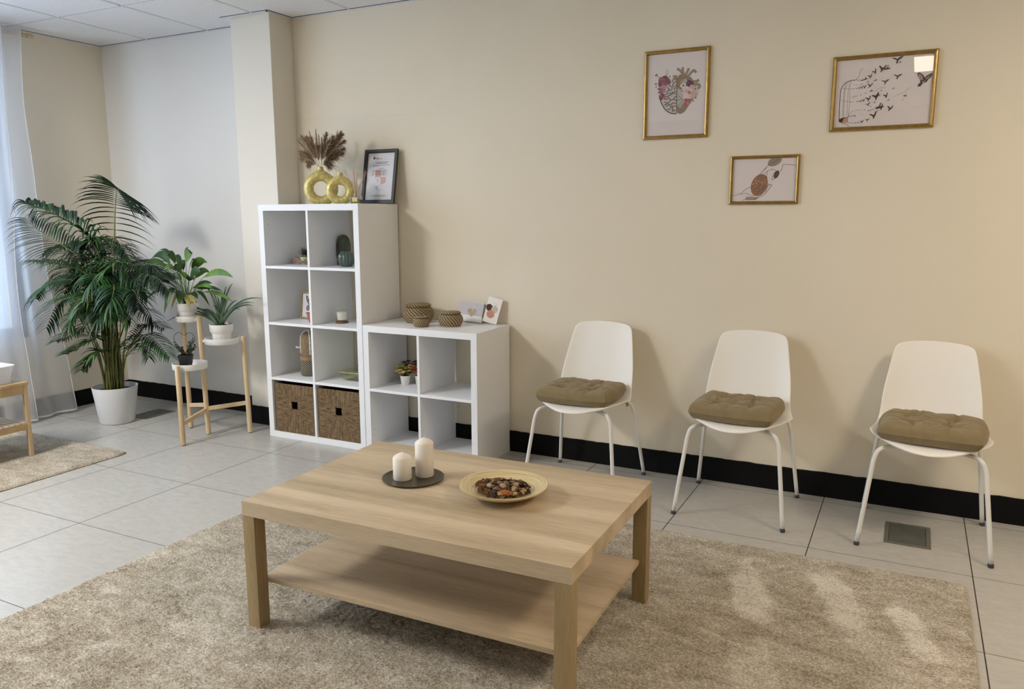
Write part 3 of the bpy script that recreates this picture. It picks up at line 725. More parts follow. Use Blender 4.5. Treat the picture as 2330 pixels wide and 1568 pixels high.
# ------------------------------------------------------------------ framed certificate
def cert(e, b, w, h):
    A = Art(w, h); T = (60, 58, 66); rg = random.Random(2)
    def words(z, x0, x1, hgt, c=T, gap=.0012):
        x = x0
        while x < x1:
            l = rg.uniform(.003, .009); A.line([(x, z), (min(x+l, x1), z)], hgt, c, raw=True); x += l+gap
    X = lambda u: (u-1495)/(1975-1495)*w; Z = lambda v: h-(v-535)/(1390-535)*h
    # shield watermark, quartered: castle reds and lion outlines
    sx0, sx1, sz0, sz1 = X(1648), X(1842), Z(1110), Z(848); mx, mz = (sx0+sx1)/2, Z(975)
    A.poly([(sx0, sz1), (mx, sz1), (mx, mz), (sx0, mz)], (226, 178, 162), raw=True)
    A.poly([(mx, mz), (sx1, mz), (sx1, sz0+.012), (mx+.006, sz0)], (226, 178, 162), raw=True)
    A.line([(mx, sz1), (sx1, sz1), (sx1, sz0+.014), (mx+.008, sz0), (mx-.008, sz0), (sx0, sz0+.014), (sx0, mz)], .0009, (206, 190, 190), raw=True)
    A.line([(sx0, mz), (sx1, mz)], .0006, (206, 190, 190), raw=True); A.line([(mx, sz1), (mx, sz0)], .0006, (206, 190, 190), raw=True)
    for cx, cz in (((mx+sx1)/2, (sz1+mz)/2), ((sx0+mx)/2, (sz0+mz)/2)):
        A.line([(cx-.010, cz+.008), (cx+.004, cz+.011), (cx-.004, cz+.004), (cx+.007, cz), (cx-.003, cz-.006), (cx+.005, cz-.012)], .0016, (150, 146, 152), raw=True, sm=4)
        A.line([(cx+.010, cz+.010), (cx+.007, cz), (cx+.011, cz-.008)], .0010, (150, 146, 152), raw=True, sm=4)
    # crest beside the heading
    A.poly([(X(1592), Z(605)), (X(1622), Z(605)), (X(1622), Z(640)), (X(1607), Z(650)), (X(1592), Z(640))], (92, 58, 70), raw=True)
    A.poly([(X(1596), Z(603)), (X(1607), Z(590)), (X(1618), Z(603))], (92, 58, 70), raw=True)
    words(Z(660), X(1628), X(1725), .0012)
    for v, a, c in ((697, 1620, 1875), (712, 1635, 1858), (728, 1662, 1832)): words(Z(v), X(a), X(c), .0022, (70, 66, 74))
    for v, a, c in ((750, 1592, 1895), (762, 1592, 1895), (775, 1592, 1710)): words(Z(v), X(a), X(c), .0012)
    words(Z(812), X(1715), X(1778), .0022, (80, 76, 82)); words(Z(824), X(1675), X(1820), .0010, (140, 136, 142))
    for v in (850, 872, 902, 922, 938):
        words(Z(v), X(1588), X(1588+rg.uniform(30, 60)), .0014); words(Z(v-3), X(1650), X(1860-rg.uniform(0, 60)), .0016)
    A.line([(X(1635), Z(1138)), (X(1838), Z(1138))], .0006, T, raw=True)
    cc = (X(1692), Z(1170)); 
    for r, wd in ((.0105, .0012), (.0065, .0008)):
        A.line([(cc[0]+r*math.cos(a/12*PI), cc[1]+r*math.sin(a/12*PI)) for a in range(25)], wd, (84, 112, 122), raw=True)
    A.blob(cc, .0035, (70, 92, 104), raw=True, rng=rg)
    A.line([(X(1720), Z(1200)), (X(1745), Z(1160)), (X(1750), Z(1180)), (X(1778), Z(1158))], .0006, (110, 116, 130), raw=True, sm=4)
    words(Z(1210), X(1680), X(1790), .0012)
    for v, a, c in ((1303, 1640, 1845), (1314, 1580, 1880), (1326, 1610, 1860)): words(Z(v), X(a), X(c), .0012, (96, 92, 100))
    A.build('print_artwork', e, (b, -.0045, b))
    o = textmesh('Junta de', .0085, pen((50, 48, 58)), e, (b+X(1628), -.0050, b+Z(628)), True)
    textmesh('Castilla y León', .0085, pen((50, 48, 58)), e, (b+X(1628), -.0050, b+Z(645)), True)
fr = framed('certificate_frame', .242, .330, .021, .016, M['black'], M['paperw'], 'black-framed certificate leaning on the wall atop the tall shelf', 'picture frame', art=cert, profile='flat')
fr.location = (-.2135, -.070, ZT+.004); fr.rotation_euler = (-.185, 0, 0)
# ================================================================== IN THE CELLS OF THE TALL SHELF
Z3, Z2, Z1 = S1[3], S1[2], S1[1]   # top row floor, second row, third row
def succulent_leaves(g, c, n, L, w, m, rnd, up=.9, spread=.9, fold=.4):
    for i in range(n):
        a = i*2.4+rnd.uniform(-.2, .2); t = (i+.5)/n; el = up+(spread-up)*0+(.5-t)*.9
        d = Vector((math.cos(a)*math.cos(el), math.sin(a)*math.cos(el), math.sin(el)))
        l = L*rnd.uniform(.8, 1.1); p1 = c+d*l*.5+Vector((0, 0, -.02*l)); p2 = c+d*l
        g.blade(bez(c, p1, p2+Vector((0, 0, l*.12)), 5), [w*.8, w, w*.9, w*.65, w*.35, .0003], d.cross(Vector((0, 0, 1))), m, fold)
rnd = random.Random(11)
# wicker tray with succulent
wb = on(683, 602, 2, Z3)
TW = Vector((-.603, -.140, Z3))
M['wicker'] = None
n = NT('grey_wicker'); v = n.coord(); n.set(rough=.85)
n.col(n.ramp(n.noise(n.coord(scale=(1, 1, 5)), 60, 3, .7), [(.35, hexc(104, 90, 80)), (.5, hexc(158, 140, 126)), (.68, hexc(196, 180, 166))])); n.bump(n.noise(n.coord(scale=(1, 1, 4)), 70, 2), .9, .004); M['wicker'] = n.m
e = empty('wicker_tray', TW, 0, 'small grey wicker tray in the top left cell of the tall shelf', 'basket')
g = MB(); a, b = .075, .055
for lv in range(5):
    z = .004+lv*.0085; pts = []
    for i in range(64):
        t = i/64*4; s = int(t); f = t-s; cx = [(-a+2*a*f, -b), (a, -b+2*b*f), (a-2*a*f, b), (-a, b-2*b*f)][s]
        wv = .0022*math.sin(i*PI/2+lv*PI); k = 1+lv*.012+wv/.07; pts.append((cx[0]*k, cx[1]*k, z+.001*math.sin(i*1.7)))
    g.tube(pts, .0044, 6, closed=True)
g.build('woven_wall', M['wicker'], e, smooth=True)
MB().box((-a, -b, .0005), (a, b, .005)).build('base', mottled('wicker_base', hexc(48, 40, 38), hexc(60, 52, 48), 30), e)
MB().tube(smooth_path([(-a*.94, b*.5, .03), (-a*.94, b*.5, .072), (-a*.80, b*.5, .078), (a*.80, b*.5, .078), (a*.94, b*.5, .072), (a*.94, b*.5, .03)], 4), .0016, 6).build('handle', flat('dark_wire', hexc(50, 50, 54), .5, .6), e)
MB().tube([(-a*.62, b*.5, .078), (a*.62, b*.5, .078)], .0048, 10).build('handle_grip', flat('dark_grip', hexc(52, 50, 54), .6), e)
e = empty('potted_succulent', TW+Vector((.004, -.030, .006)), 0, 'spiky dark green succulent in a white bowl on the wicker tray', 'plant')
lathe_obj('pot', [(0, 0), (.018, 0), (.028, .016), (.034, .040), (.032, .040), (.026, .034), (0, .034)], M['ceramic'], e)
g = MB(); succulent_leaves(g, Vector((0, 0, .048)), 22, .058, .0052, None, rnd, .75); g.build('dark_leaves', mottled('succulent_dark', hexc(34, 44, 38), hexc(56, 70, 56), 60, .5), e, smooth=True, solid=.0016)
g = MB()
for i in range(34):
    an = i*2.39996; r = .026*math.sqrt(i/34); g.lathe([(0, -.012), (.006, -.006), (.0075, .0), (.004, .008), (0, .012)], 7, (r*math.cos(an), r*math.sin(an), .048-.012*(r/.026)**2))
g.build('green_moss', mottled('moss_green', hexc(86, 104, 40), hexc(120, 136, 62), 70, .7), e, smooth=True)
# ceramic cacti
n = NT('glazed_cactus_olive'); n.set(rough=.28, coat=.5); v = n.coord(); n.col(n.ramp(n.noise(v, 9, 3), [(.3, hexc(46, 58, 34)), (.7, hexc(64, 76, 44))])); M['cac1'] = n.m
n = NT('glazed_cactus_green'); n.set(rough=.16, coat=.8); v = n.coord(); n.col(n.ramp(n.noise(v, 9, 3), [(.3, hexc(44, 66, 58)), (.7, hexc(60, 84, 74))])); M['cac2'] = n.m
e = empty('ceramic_cactus', (-.343, -.106, Z3), 0, 'tall dotted olive green ceramic cactus in the tall shelf', 'ornament')
prof = [(0, 0), (.034, 0), (.040, .012), (.048, .05), (.0535, .10), (.0545, .15), (.051, .185), (.043, .212), (.030, .230), (.015, .240), (0, .243)]
P2 = [(p.x, p.z) for p in smooth_path([(r, 0, z) for r, z in prof], 4)]
P2 = [(max(r, 0), max(z, 0)) for r, z in P2]
NR = 15
MB().lathe(P2, 120, rib=lambda a: 1-.055*abs(math.cos(a*NR/2))**.6+.03).build('cactus_body', M['cac1'], e, smooth=True)
g = MB()
for k in range(NR):
    a = 2*PI*(k+.5)/NR*1+PI/NR*0
    a = 2*PI*k/NR+PI/NR
    for i in range(15):
        z = .022+i*.0148; r = np.interp(z, [q[1] for q in P2], [q[0] for q in P2])*1.028
        if z > .232: continue
        g.lathe([(0, -.0022), (.0016, 0), (0, .0022)], 5, (r*math.cos(a), r*math.sin(a), z))
g.build('spine_dots', flat('cactus_dot', hexc(176, 176, 130), .5), e, smooth=True); e.scale = (.80, .80, .78)
e = empty('ceramic_cactus', (-.208, -.252, Z3), 0, 'round glossy blue-green ribbed ceramic cactus in front of the dotted one', 'ornament')
prof = [(0, 0), (.030, 0), (.038, .006), (.050, .030), (.0545, .055), (.050, .080), (.036, .100), (.018, .1085), (0, .106)]
P2 = [(max(p.x, 0), max(p.z, 0)) for p in smooth_path([(r, 0, z) for r, z in prof], 4)]
MB().lathe(P2, 140, rib=lambda a: 1-.10*abs(math.cos(a*7))**1.2+.04).build('cactus_body', M['cac2'], e, smooth=True)
g = MB()
for k in range(14):
    a = 2*PI*(k+0)/14+0
    g.tube([(1.038*r*math.cos(a+PI/14*0), 1.038*r*math.sin(a), z) for r, z in P2[8:-6]], .0011, 5)
g.build('rib_line', flat('cactus_rib', hexc(132, 146, 128), .3), e, smooth=True); e.scale = (.88, .88, .86)
# butterfly picture
def butterfly(e, b, w, h):
    A = Art(w, h); K = (38, 38, 48); L = (206, 204, 206); cx, cz = w*.62, h*.52
    for s in (-1, 1):
        up = [(0, .006), (-.012, .030), (-.030, .058), (-.040, .060), (-.040, .040), (-.032, .018), (-.014, .002)]
        lo = [(0, .002), (-.020, .002), (-.034, -.010), (-.036, -.028), (-.024, -.038), (-.010, -.030), (-.002, -.012)]
        for P in (up, lo):
            A.poly([(cx-s*x*-1 if False else cx+s*x, cz+z) for x, z in P], K, raw=True)
            m = (sum(p[0] for p in P)/len(P), sum(p[1] for p in P)/len(P))
            for i in range(len(P)):
                a, c = P[i], P[(i+1) % len(P)]
                q = [(m[0]+(p[0]-m[0])*f, m[1]+(p[1]-m[1])*f) for p, f in ((a, .82), (c, .82), (m, 1))]; ctr = (sum(p[0] for p in q)/3, sum(p[1] for p in q)/3)
                A.poly([(cx+s*(ctr[0]+(p[0]-ctr[0])*.62), cz+ctr[1]+(p[1]-ctr[1])*.62) for p in q], L, raw=True)
    A.line([(cx, cz+.020), (cx, cz-.026)], .005, K, raw=True)
    for s in (-1, 1): A.line([(cx, cz+.02), (cx+s*.006, cz+.034), (cx+s*.012, cz+.040)], .0008, K, raw=True, sm=3)
    A.build('print_artwork', e, (b, -.0045, b))
f = framed('butterfly_picture', .125, .168, .009, .012, mottled('thin_gold_frame', hexc(146, 130, 84), hexc(168, 152, 104), 30, .35, metal=.6), M['paperw'], 'thin gold-framed butterfly print in the left cell of the second row', 'picture frame', art=butterfly, profile='flat')
f.location = (-.655, -.172, Z2+.003); f.rotation_euler = (-.14, 0, .10)
n_ = MB().lathe([(0, 0), (.008, 0), (.011, .02), (.021, .082), (.024, .088), (.021, .086), (.016, .075), (0, .07)], 28).build('terracotta_cone', mottled('terracotta', hexc(168, 98, 76), hexc(186, 116, 92), 50, .8), None, smooth=True, ang=.8)
n_.location = (-.464, -.300, Z2); n_.scale = (1.2, 1.2, .72); tag(n_, 'small terracotta cone vase partly hidden by the divider before the butterfly print', 'vase')
# candle in a glass on a wooden coaster
cc = Vector((-.283, -.222, Z2))
o = lathe_obj('wooden_coaster', [(0, 0), (.046, 0), (.047, .003), (.040, .013), (.034, .015), (0, .015)], mottled('reddish_wood', hexc(106, 64, 42), hexc(128, 80, 54), 40, .6, sc=(1, 8, 8)))
o.location = cc; o.scale = (.88,)*3; tag(o, 'round reddish wooden coaster under the glass candle', 'coaster')
e = empty('glass_candle', cc+Vector((0, 0, .0137)), 0, 'white candle in a clear flared glass on the wooden coaster', 'candle'); e.scale = (.88, .88, .92)
lathe_obj('glass', [(0, 0), (.030, 0), (.032, .003), (.040, .080), (.0385, .080), (.0305, .006), (0, .006)], M['glassware'], e)
lathe_obj('wax', [(0, .0065), (.0298, .0065), (.0355, .058), (0, .058)], M['wax'], e)
# fabric cactus in a woven pot
mc = Vector((-.545, -.235, Z1))
e = empty('fabric_cactus', mc, .30, 'tan fabric cactus with white yarn ribs in a woven pot, third row', 'ornament')
n = NT('woven_grey_rope'); v = n.coord(); n.set(rough=.9); sp = n.node('ShaderNodeSeparateXYZ'); n.link(v, sp.inputs[0]); an = n.math('ARCTAN2', sp.outputs[1], sp.outputs[0])
w1 = n.math('SINE', n.math('ADD', n.math('MULTIPLY', an, 22), n.math('MULTIPLY', sp.outputs[2], 520))); w2 = n.math('SINE', n.math('SUBTRACT', n.math('MULTIPLY', an, 22), n.math('MULTIPLY', sp.outputs[2], 520)))
wv = n.math('MAXIMUM', w1, w2); n.col(n.ramp(wv, [(.0, hexc(70, 64, 50)), (.6, hexc(118, 110, 90)), (.95, hexc(156, 148, 124))])); n.bump(wv, .8, .003); M['rope'] = n.m
lathe_obj('woven_pot', [(0, 0), (.050, 0), (.056, .006), (.058, .05), (.057, .104), (.053, .104), (.052, .09), (0, .09)], M['rope'], e)
lathe_obj('rim_band', [(.0585, .104), (.0590, .110), (.0590, .124), (.0575, .128), (.050, .128), (.050, .105)], mottled('tan_band', hexc(140, 112, 82), hexc(158, 130, 98), 40, .9), e)
pr = [(.046, .10), (.050, .14), (.052, .19), (.050, .235), (.042, .262), (.026, .279), (.010, .285), (0, .286)]
lathe_obj('fabric_body', [(max(p.x, 0), p.z) for p in smooth_path([(r, 0, z) for r, z in pr], 4)], mottled('tan_linen', hexc(124, 104, 80), hexc(144, 124, 98), 30, .95, .4, 500, .0006), e, n=32, rib=lambda a: 1-.04*abs(math.cos(a*2)))
M['yarn'] = mottled('white_yarn', hexc(214, 210, 200), hexc(232, 228, 220), 200, .95, .9, 260, .003)
PP = [(r+.003, z) for r, z in pr][1:-1]
for q, a in enumerate((-PI*.98, -PI*.33, PI*.17, PI*.6)):
    pts = smooth_path([(r*math.cos(a), r*math.sin(a), z) for r, z in PP]+[(0, 0, .290)], 4)
    rr = [.0052+.0012*math.sin(i*2.1+q) for i in range(len(pts))]
    y = MB().tube(pts, rr, 8).build('yarn_rib', M['yarn'], e, smooth=True)
MB().tube([(-.052, .0, .176), (-.070, .0, .176), (-.086, 0, .179), (-.089, 0, .180)], [.0045, .0045, .0065, .004], 8).build('yarn_tassel', M['yarn'], e, smooth=True)
# glass dish
e = empty('glass_dish', (-.168, -.182, Z1), 0, 'rectangular greenish glass oven dish in the right cell of the third row', 'dish')
def rrect(a, b, r, n=6):
    o = []
    for cx, cy, s in ((a-r, b-r, 0), (-a+r, b-r, 1), (-a+r, -b+r, 2), (a-r, -b+r, 3)):
        for i in range(n+1): t = s*PI/2+PI/2*i/n; o.append((cx+r*math.cos(t), cy+r*math.sin(t)))
    return o
g = MB(); lev = [(.080, .082, .022, 0), (.092, .094, .026, .006), (.104, .106, .030, .045), (.108, .112, .030, .050), (.112, .118, .030, .053), (.112, .118, .030, .056), (.103, .105, .030, .053), (.090, .092, .026, .010), (.080, .082, .022, .006)]
vs = []; fs = []
for a, b, r, z in lev: vs += [(x, y, z) for x, y in rrect(a, b, r)]
k = 28
for i in range(len(lev)-1):
    for j in range(k): fs.append((i*k+j, i*k+(j+1) % k, (i+1)*k+(j+1) % k, (i+1)*k+j))
fs.append(tuple(reversed(range(k)))); fs.append(tuple((len(lev)-1)*k+j for j in range(k)))
g.add(vs, fs); g.build('dish_body', M['smoked'], e, smooth=True, ang=.9)
MB().tube([(x, y, .0565) for x, y in rrect(.110, .116, .030)], .0022, 6, closed=True).build('rim', flat('dish_rim_edge', hexc(186, 186, 140), .15, spec=.8), e, smooth=True)
# seagrass storage boxes
n = NT('seagrass_weave'); v = n.coord(); n.set(rough=.75, spec=.25)
sp = n.node('ShaderNodeSeparateXYZ'); n.link(v, sp.inputs[0])
ax = n.math('ABSOLUTE', sp.outputs[0]); az = n.math('ABSOLUTE', n.math('SUBTRACT', sp.outputs[2], .158))
sel = n.math('GREATER_THAN', az, ax)
nh = n.noise(n.coord(scale=(12, 12, 130)), 1.7, 4, .75, .4); nv = n.noise(n.coord(scale=(130, 40, 12)), 1.7, 4, .75, .6)
hh = n.math('ADD', n.math('MULTIPLY', nv, sel), n.math('MULTIPLY', nh, n.math('SUBTRACT', 1, sel)))
n.col(n.ramp(hh, [(.30, hexc(46, 34, 24)), (.44, hexc(112, 90, 64)), (.58, hexc(150, 126, 94)), (.74, hexc(190, 168, 132))])); n.bump(hh, 1, .006); M['seagrass'] = n.m
def sgbox(x, label):
    w, d, h = .312, .35, .312; hs = .024
    e = empty('storage_basket', (x, -.376, .0385), 0, label, 'basket'); rs = random.Random(int(x*1000)); nx = 52
    g = MB(); idx = {}
    vs = []; fs = []
    for j in range(nx+1):
        for i in range(nx+1):
            u = i/nx*w-w/2; z = j/nx*h; ed = min(i, nx-i, j, nx-j)
            vs.append((u+rs.uniform(-.001, .001), -rs.uniform(0, .0035) if ed else 0, z+rs.uniform(-.001, .001)))
    for j in range(nx):
        for i in range(nx):
            u = (i+.5)/nx*w-w/2; z = (j+.5)/nx*h
            if abs(u) < hs and abs(z-.180) < .024: continue
            a = j*(nx+1)+i; fs.append((a, a+1, a+nx+2, a+nx+1))
    g.add(vs, fs); g.build('front_panel', M['seagrass'], e, solid=.006)
    s = MB(); s.box((-w/2, .003, 0), (-w/2+.008, d, h)); s.box((w/2-.008, .003, 0), (w/2, d, h)); s.box((-w/2+.008, d-.008, 0), (w/2-.008, d, h)); s.box((-w/2+.008, .004, 0), (w/2-.008, d-.008, .008))
    s.build('basket_body', M['seagrass'], e)
    MB().box((-w/2+.010, .004, h-.05), (w/2-.010, .008, h-.045)).build('inner_seam', M['black'], e)
    return e
sgbox(-.555, 'brown seagrass storage basket in the bottom left cell of the tall shelf')
sgbox(-.206, 'brown seagrass storage basket in the bottom right cell of the tall shelf')

# ================================================================== IN THE LOW SHELF
ZL = S2[1]
def poinsettia(name, x, y, z, label, leafc, potc, dark, seed, sc=1.0):
    rnd = random.Random(seed); e = empty(name, (x, y, z), 0, label, 'plant')
    lathe_obj('pot', [(0, 0), (.0225, 0), (.024, .002), (.031, .052), (.0325, .056), (.0300, .056), (.028, .048), (0, .048)], M['ceramic'], e)
    lathe_obj('soil', [(0, .049), (.028, .049), (.027, .052), (0, .053)], M['soil'], e)
    g = MB(); f = MB()
    for i in range(26):
        a = i*2.4; t = i/26; top = Vector((.040*math.cos(a)*(1-t*.6), .040*math.sin(a)*(1-t*.6), .080+.035*t))*sc
        g.tube([(0, 0, .05), tuple(top*.7+Vector((0, 0, .02))), tuple(top)], .0011, 4)
        d = Vector((math.cos(a), math.sin(a), rnd.uniform(-.25, .35))).normalized(); L = .036*rnd.uniform(.8, 1.2)*sc
        f.blade(bez(top, top+d*L*.5+Vector((0, 0, .006)), top+d*L+Vector((0, 0, -.004)), 6), [.001, .011, .0165, .0165, .012, .006, .0004], d.cross(Vector((0, 0, 1))), None, .25)
    g.build('stems', flat('plant_stem_green', hexc(84, 96, 44), .7), e); f.build('leaves', leafc, e, smooth=True, solid=.0006); return e
M['yel'] = mottled('golden_leaf', hexc(150, 132, 48), hexc(196, 176, 84), 45, .6); M['mar'] = mottled('maroon_leaf', hexc(52, 22, 30), hexc(82, 36, 46), 45, .6); M['redl'] = mottled('red_leaf', hexc(132, 48, 36), hexc(168, 72, 52), 45, .6)
poinsettia('artificial_poinsettia', .168, -.205, ZL, 'small golden-leaved artificial plant in a white pot in the low shelf', M['yel'], None, 0, 1)
poinsettia('artificial_poinsettia', .155, -.125, ZL, 'small maroon-leaved artificial plant behind the golden one', M['mar'], None, 0, 2, 1.1)
poinsettia('artificial_poinsettia', .247, -.165, ZL, 'small red-leaved artificial plant half hidden by the low shelf divider', M['redl'], None, 0, 3)

# ================================================================== ON THE LOW SHELF
ZK = .765
n = NT('seagrass_coil'); v = n.coord(); n.set(rough=.8, spec=.2)
sp = n.node('ShaderNodeSeparateXYZ'); n.link(v, sp.inputs[0]); an = n.math('ARCTAN2', sp.outputs[1], sp.outputs[0])
rr = n.math('SQRT', n.math('ADD', n.math('POWER', sp.outputs[0], 2), n.math('POWER', sp.outputs[1], 2)))
qq = n.math('SUBTRACT', n.math('MULTIPLY', sp.outputs[2], 1.0), n.math('MULTIPLY', rr, .35))
st1 = n.math('FRACT', n.math('ADD', n.math('MULTIPLY', an, 24/(2*PI)), n.math('MULTIPLY', qq, 46)))
st_ = n.math('LESS_THAN', st1, .24)
sh = n.noise(v, 240, 3, .7); coil = n.math('SINE', n.math('MULTIPLY', qq, 2*PI/.0095))
bs = n.ramp(n.math('ADD', n.math('MULTIPLY', sh, .7), n.math('MULTIPLY', coil, .12)), [(.22, hexc(90, 74, 50)), (.40, hexc(138, 118, 84)), (.58, hexc(178, 157, 118))])
n.col(n.mix(st_, bs, hexc(216, 200, 168))); n.bump(n.math('ADD', coil, n.math('MULTIPLY', st_, .5)), .8, .003); M['coil'] = n.m
M['lidgap'] = flat('basket_shadow_seam', hexc(58, 40, 26), .9)
def lidded(x, y, R, H, label):
    e = empty('lidded_basket', (x, y, ZK), random.random(), label, 'basket', None); lz = H*.80; lr = R*.80
    pr = [(0, 0), (R*.70, 0), (R*.82, H*.06), (R*.97, H*.28), (R, H*.45), (R*.94, H*.64), (R*.84, H*.76), (lr*.98, lz)]
    lathe_obj('basket_body', [(max(p.x, 0), max(p.z, 0)) for p in smooth_path([(r, 0, z) for r, z in pr], 3)]+[(0, lz-.002)], M['coil'], e)
    lathe_obj('seam', [(lr*.93, lz-.001), (lr*.97, lz), (lr*.97, lz+.004), (lr*.93, lz+.004)], M['lidgap'], e)
    pr = [(lr*.99, lz+.004), (lr*1.04, lz+.008), (lr*1.03, lz+H*.12), (lr*.9, lz+H*.17), (lr*.5, lz+H*.20), (0, lz+H*.205)]
    lathe_obj('lid', [(0, lz+.004)]+pr, M['coil'], e)
lidded(.222, -.130, .094, .114, 'largest of the three lidded seagrass baskets on the low shelf')
lidded(.350, -.292, .050, .062, 'smallest lidded seagrass basket, in front of the largest')
lidded(.487, -.192, .072, .086, 'medium lidded seagrass basket beside the heart postcard')
def heartcard(e, b, w, h):
    A = Art(w, h); c = (w*.56, h*.47); rg = random.Random(4)
    A.poly([(0, h*.30), (w, h*.33), (w, h*.98), (0, h)], (206, 204, 208), raw=True)
    hp = []
    for i in range(40):
        t = 2*PI*i/40; x = 16*math.sin(t)**3; z = 13*math.cos(t)-5*math.cos(2*t)-2*math.cos(3*t)-math.cos(4*t); hp.append((c[0]+x*.00185, c[1]+z*.0021))
    A.poly(hp, (190, 172, 146), raw=True)
    A.poly([(c[0]-.016, c[1]+.006), (c[0]-.002, c[1]+.008), (c[0]-.010, c[1]+.017)], (160, 152, 144), raw=True)
    A.poly([(c[0]+.004, c[1]+.008), (c[0]+.017, c[1]+.008), (c[0]+.012, c[1]+.018)], (206, 180, 168), raw=True)
    A.poly([(c[0]-.004, c[1]-.008), (c[0]+.010, c[1]-.004), (c[0]+.002, c[1]-.001)], (186, 138, 108), raw=True)
    A.line([(c[0]-.024, c[1]+.006), (c[0]-.016, c[1]+.003)], .0024, (90, 96, 100), raw=True)
    for z in (.02, -.004, -.014): A.line([(w*.1, c[1]+z), (w*.92, c[1]+z-.001)], .0005, (184, 180, 186), raw=True)
    A.line([(w*.76, c[1]-.024), (w*.78, c[1]-.008), (w*.84, c[1]-.002)], .0012, (178, 176, 178), raw=True, sm=3)
    A.blob((w*.72, h*.86), .0024, (96, 92, 98), raw=True, rng=rg)
    A.build('print_artwork', e, (0, -.0008, 0))
e = empty('heart_postcard', (.437, -.038, ZK+.017), -.10, 'white postcard with a wooden heart leaning on the wall behind the baskets', 'card')
MB().box((0, -.0008, 0), (.158, 0, .118)).build('card_sheet', M['paperw'], e, bevel=.0002); heartcard(e, 0, .158, .118); e.rotation_euler = (-.24, .10, .06)
MB().box((-.005, -.016, -.0002), (.165, -.0005, .030)).build('card_holder', flat('glossy_white_stand', hexc(240, 240, 238), .2), e)
def blobcard(e, w, h):
    A = Art(w, h, [(1470, 180), (2040, 270), (1790, 1180), (1285, 1110)]); rg = random.Random(4)
    A.blob((1515, 620), .0205, (78, 46, 48), 22, .04, 1.12, .9, rng=rg)
    A.blob((1715, 675), .0215, (206, 190, 170), 22, .04, 1, rng=rg); A.blob((1565, 850), .0235, (204, 142, 124), 22, .03, 1.1, 1.2, rng=rg)
    G = (170, 164, 156)
    for P in ([(1700, 540), (1660, 470), (1730, 430), (1760, 480), (1720, 540)], [(1735, 540), (1790, 470), (1830, 500), (1760, 560)], [(1720, 540), (1700, 640), (1690, 760)], [(1745, 720), (1770, 650), (1795, 660), (1760, 730)], [(1600, 860), (1650, 810), (1700, 790), (1830, 800)], [(1715, 940), (1700, 900), (1740, 890)]): A.line(P, .0009, G, sm=4)
    A.build('print_artwork', e, (0, -.0008, 0))
e = empty('patterned_card', (.6185, -.052, ZK+.0195), 0, 'white card with maroon, beige and pink shapes near the low shelf corner', 'card')
MB().box((0, -.0008, 0), (.092, 0, .150)).build('card_sheet', flat('card_white', hexc(234, 230, 224), .5), e, bevel=.0002); blobcard(e, .092, .150); e.rotation_euler = (-.22, .20, .02)
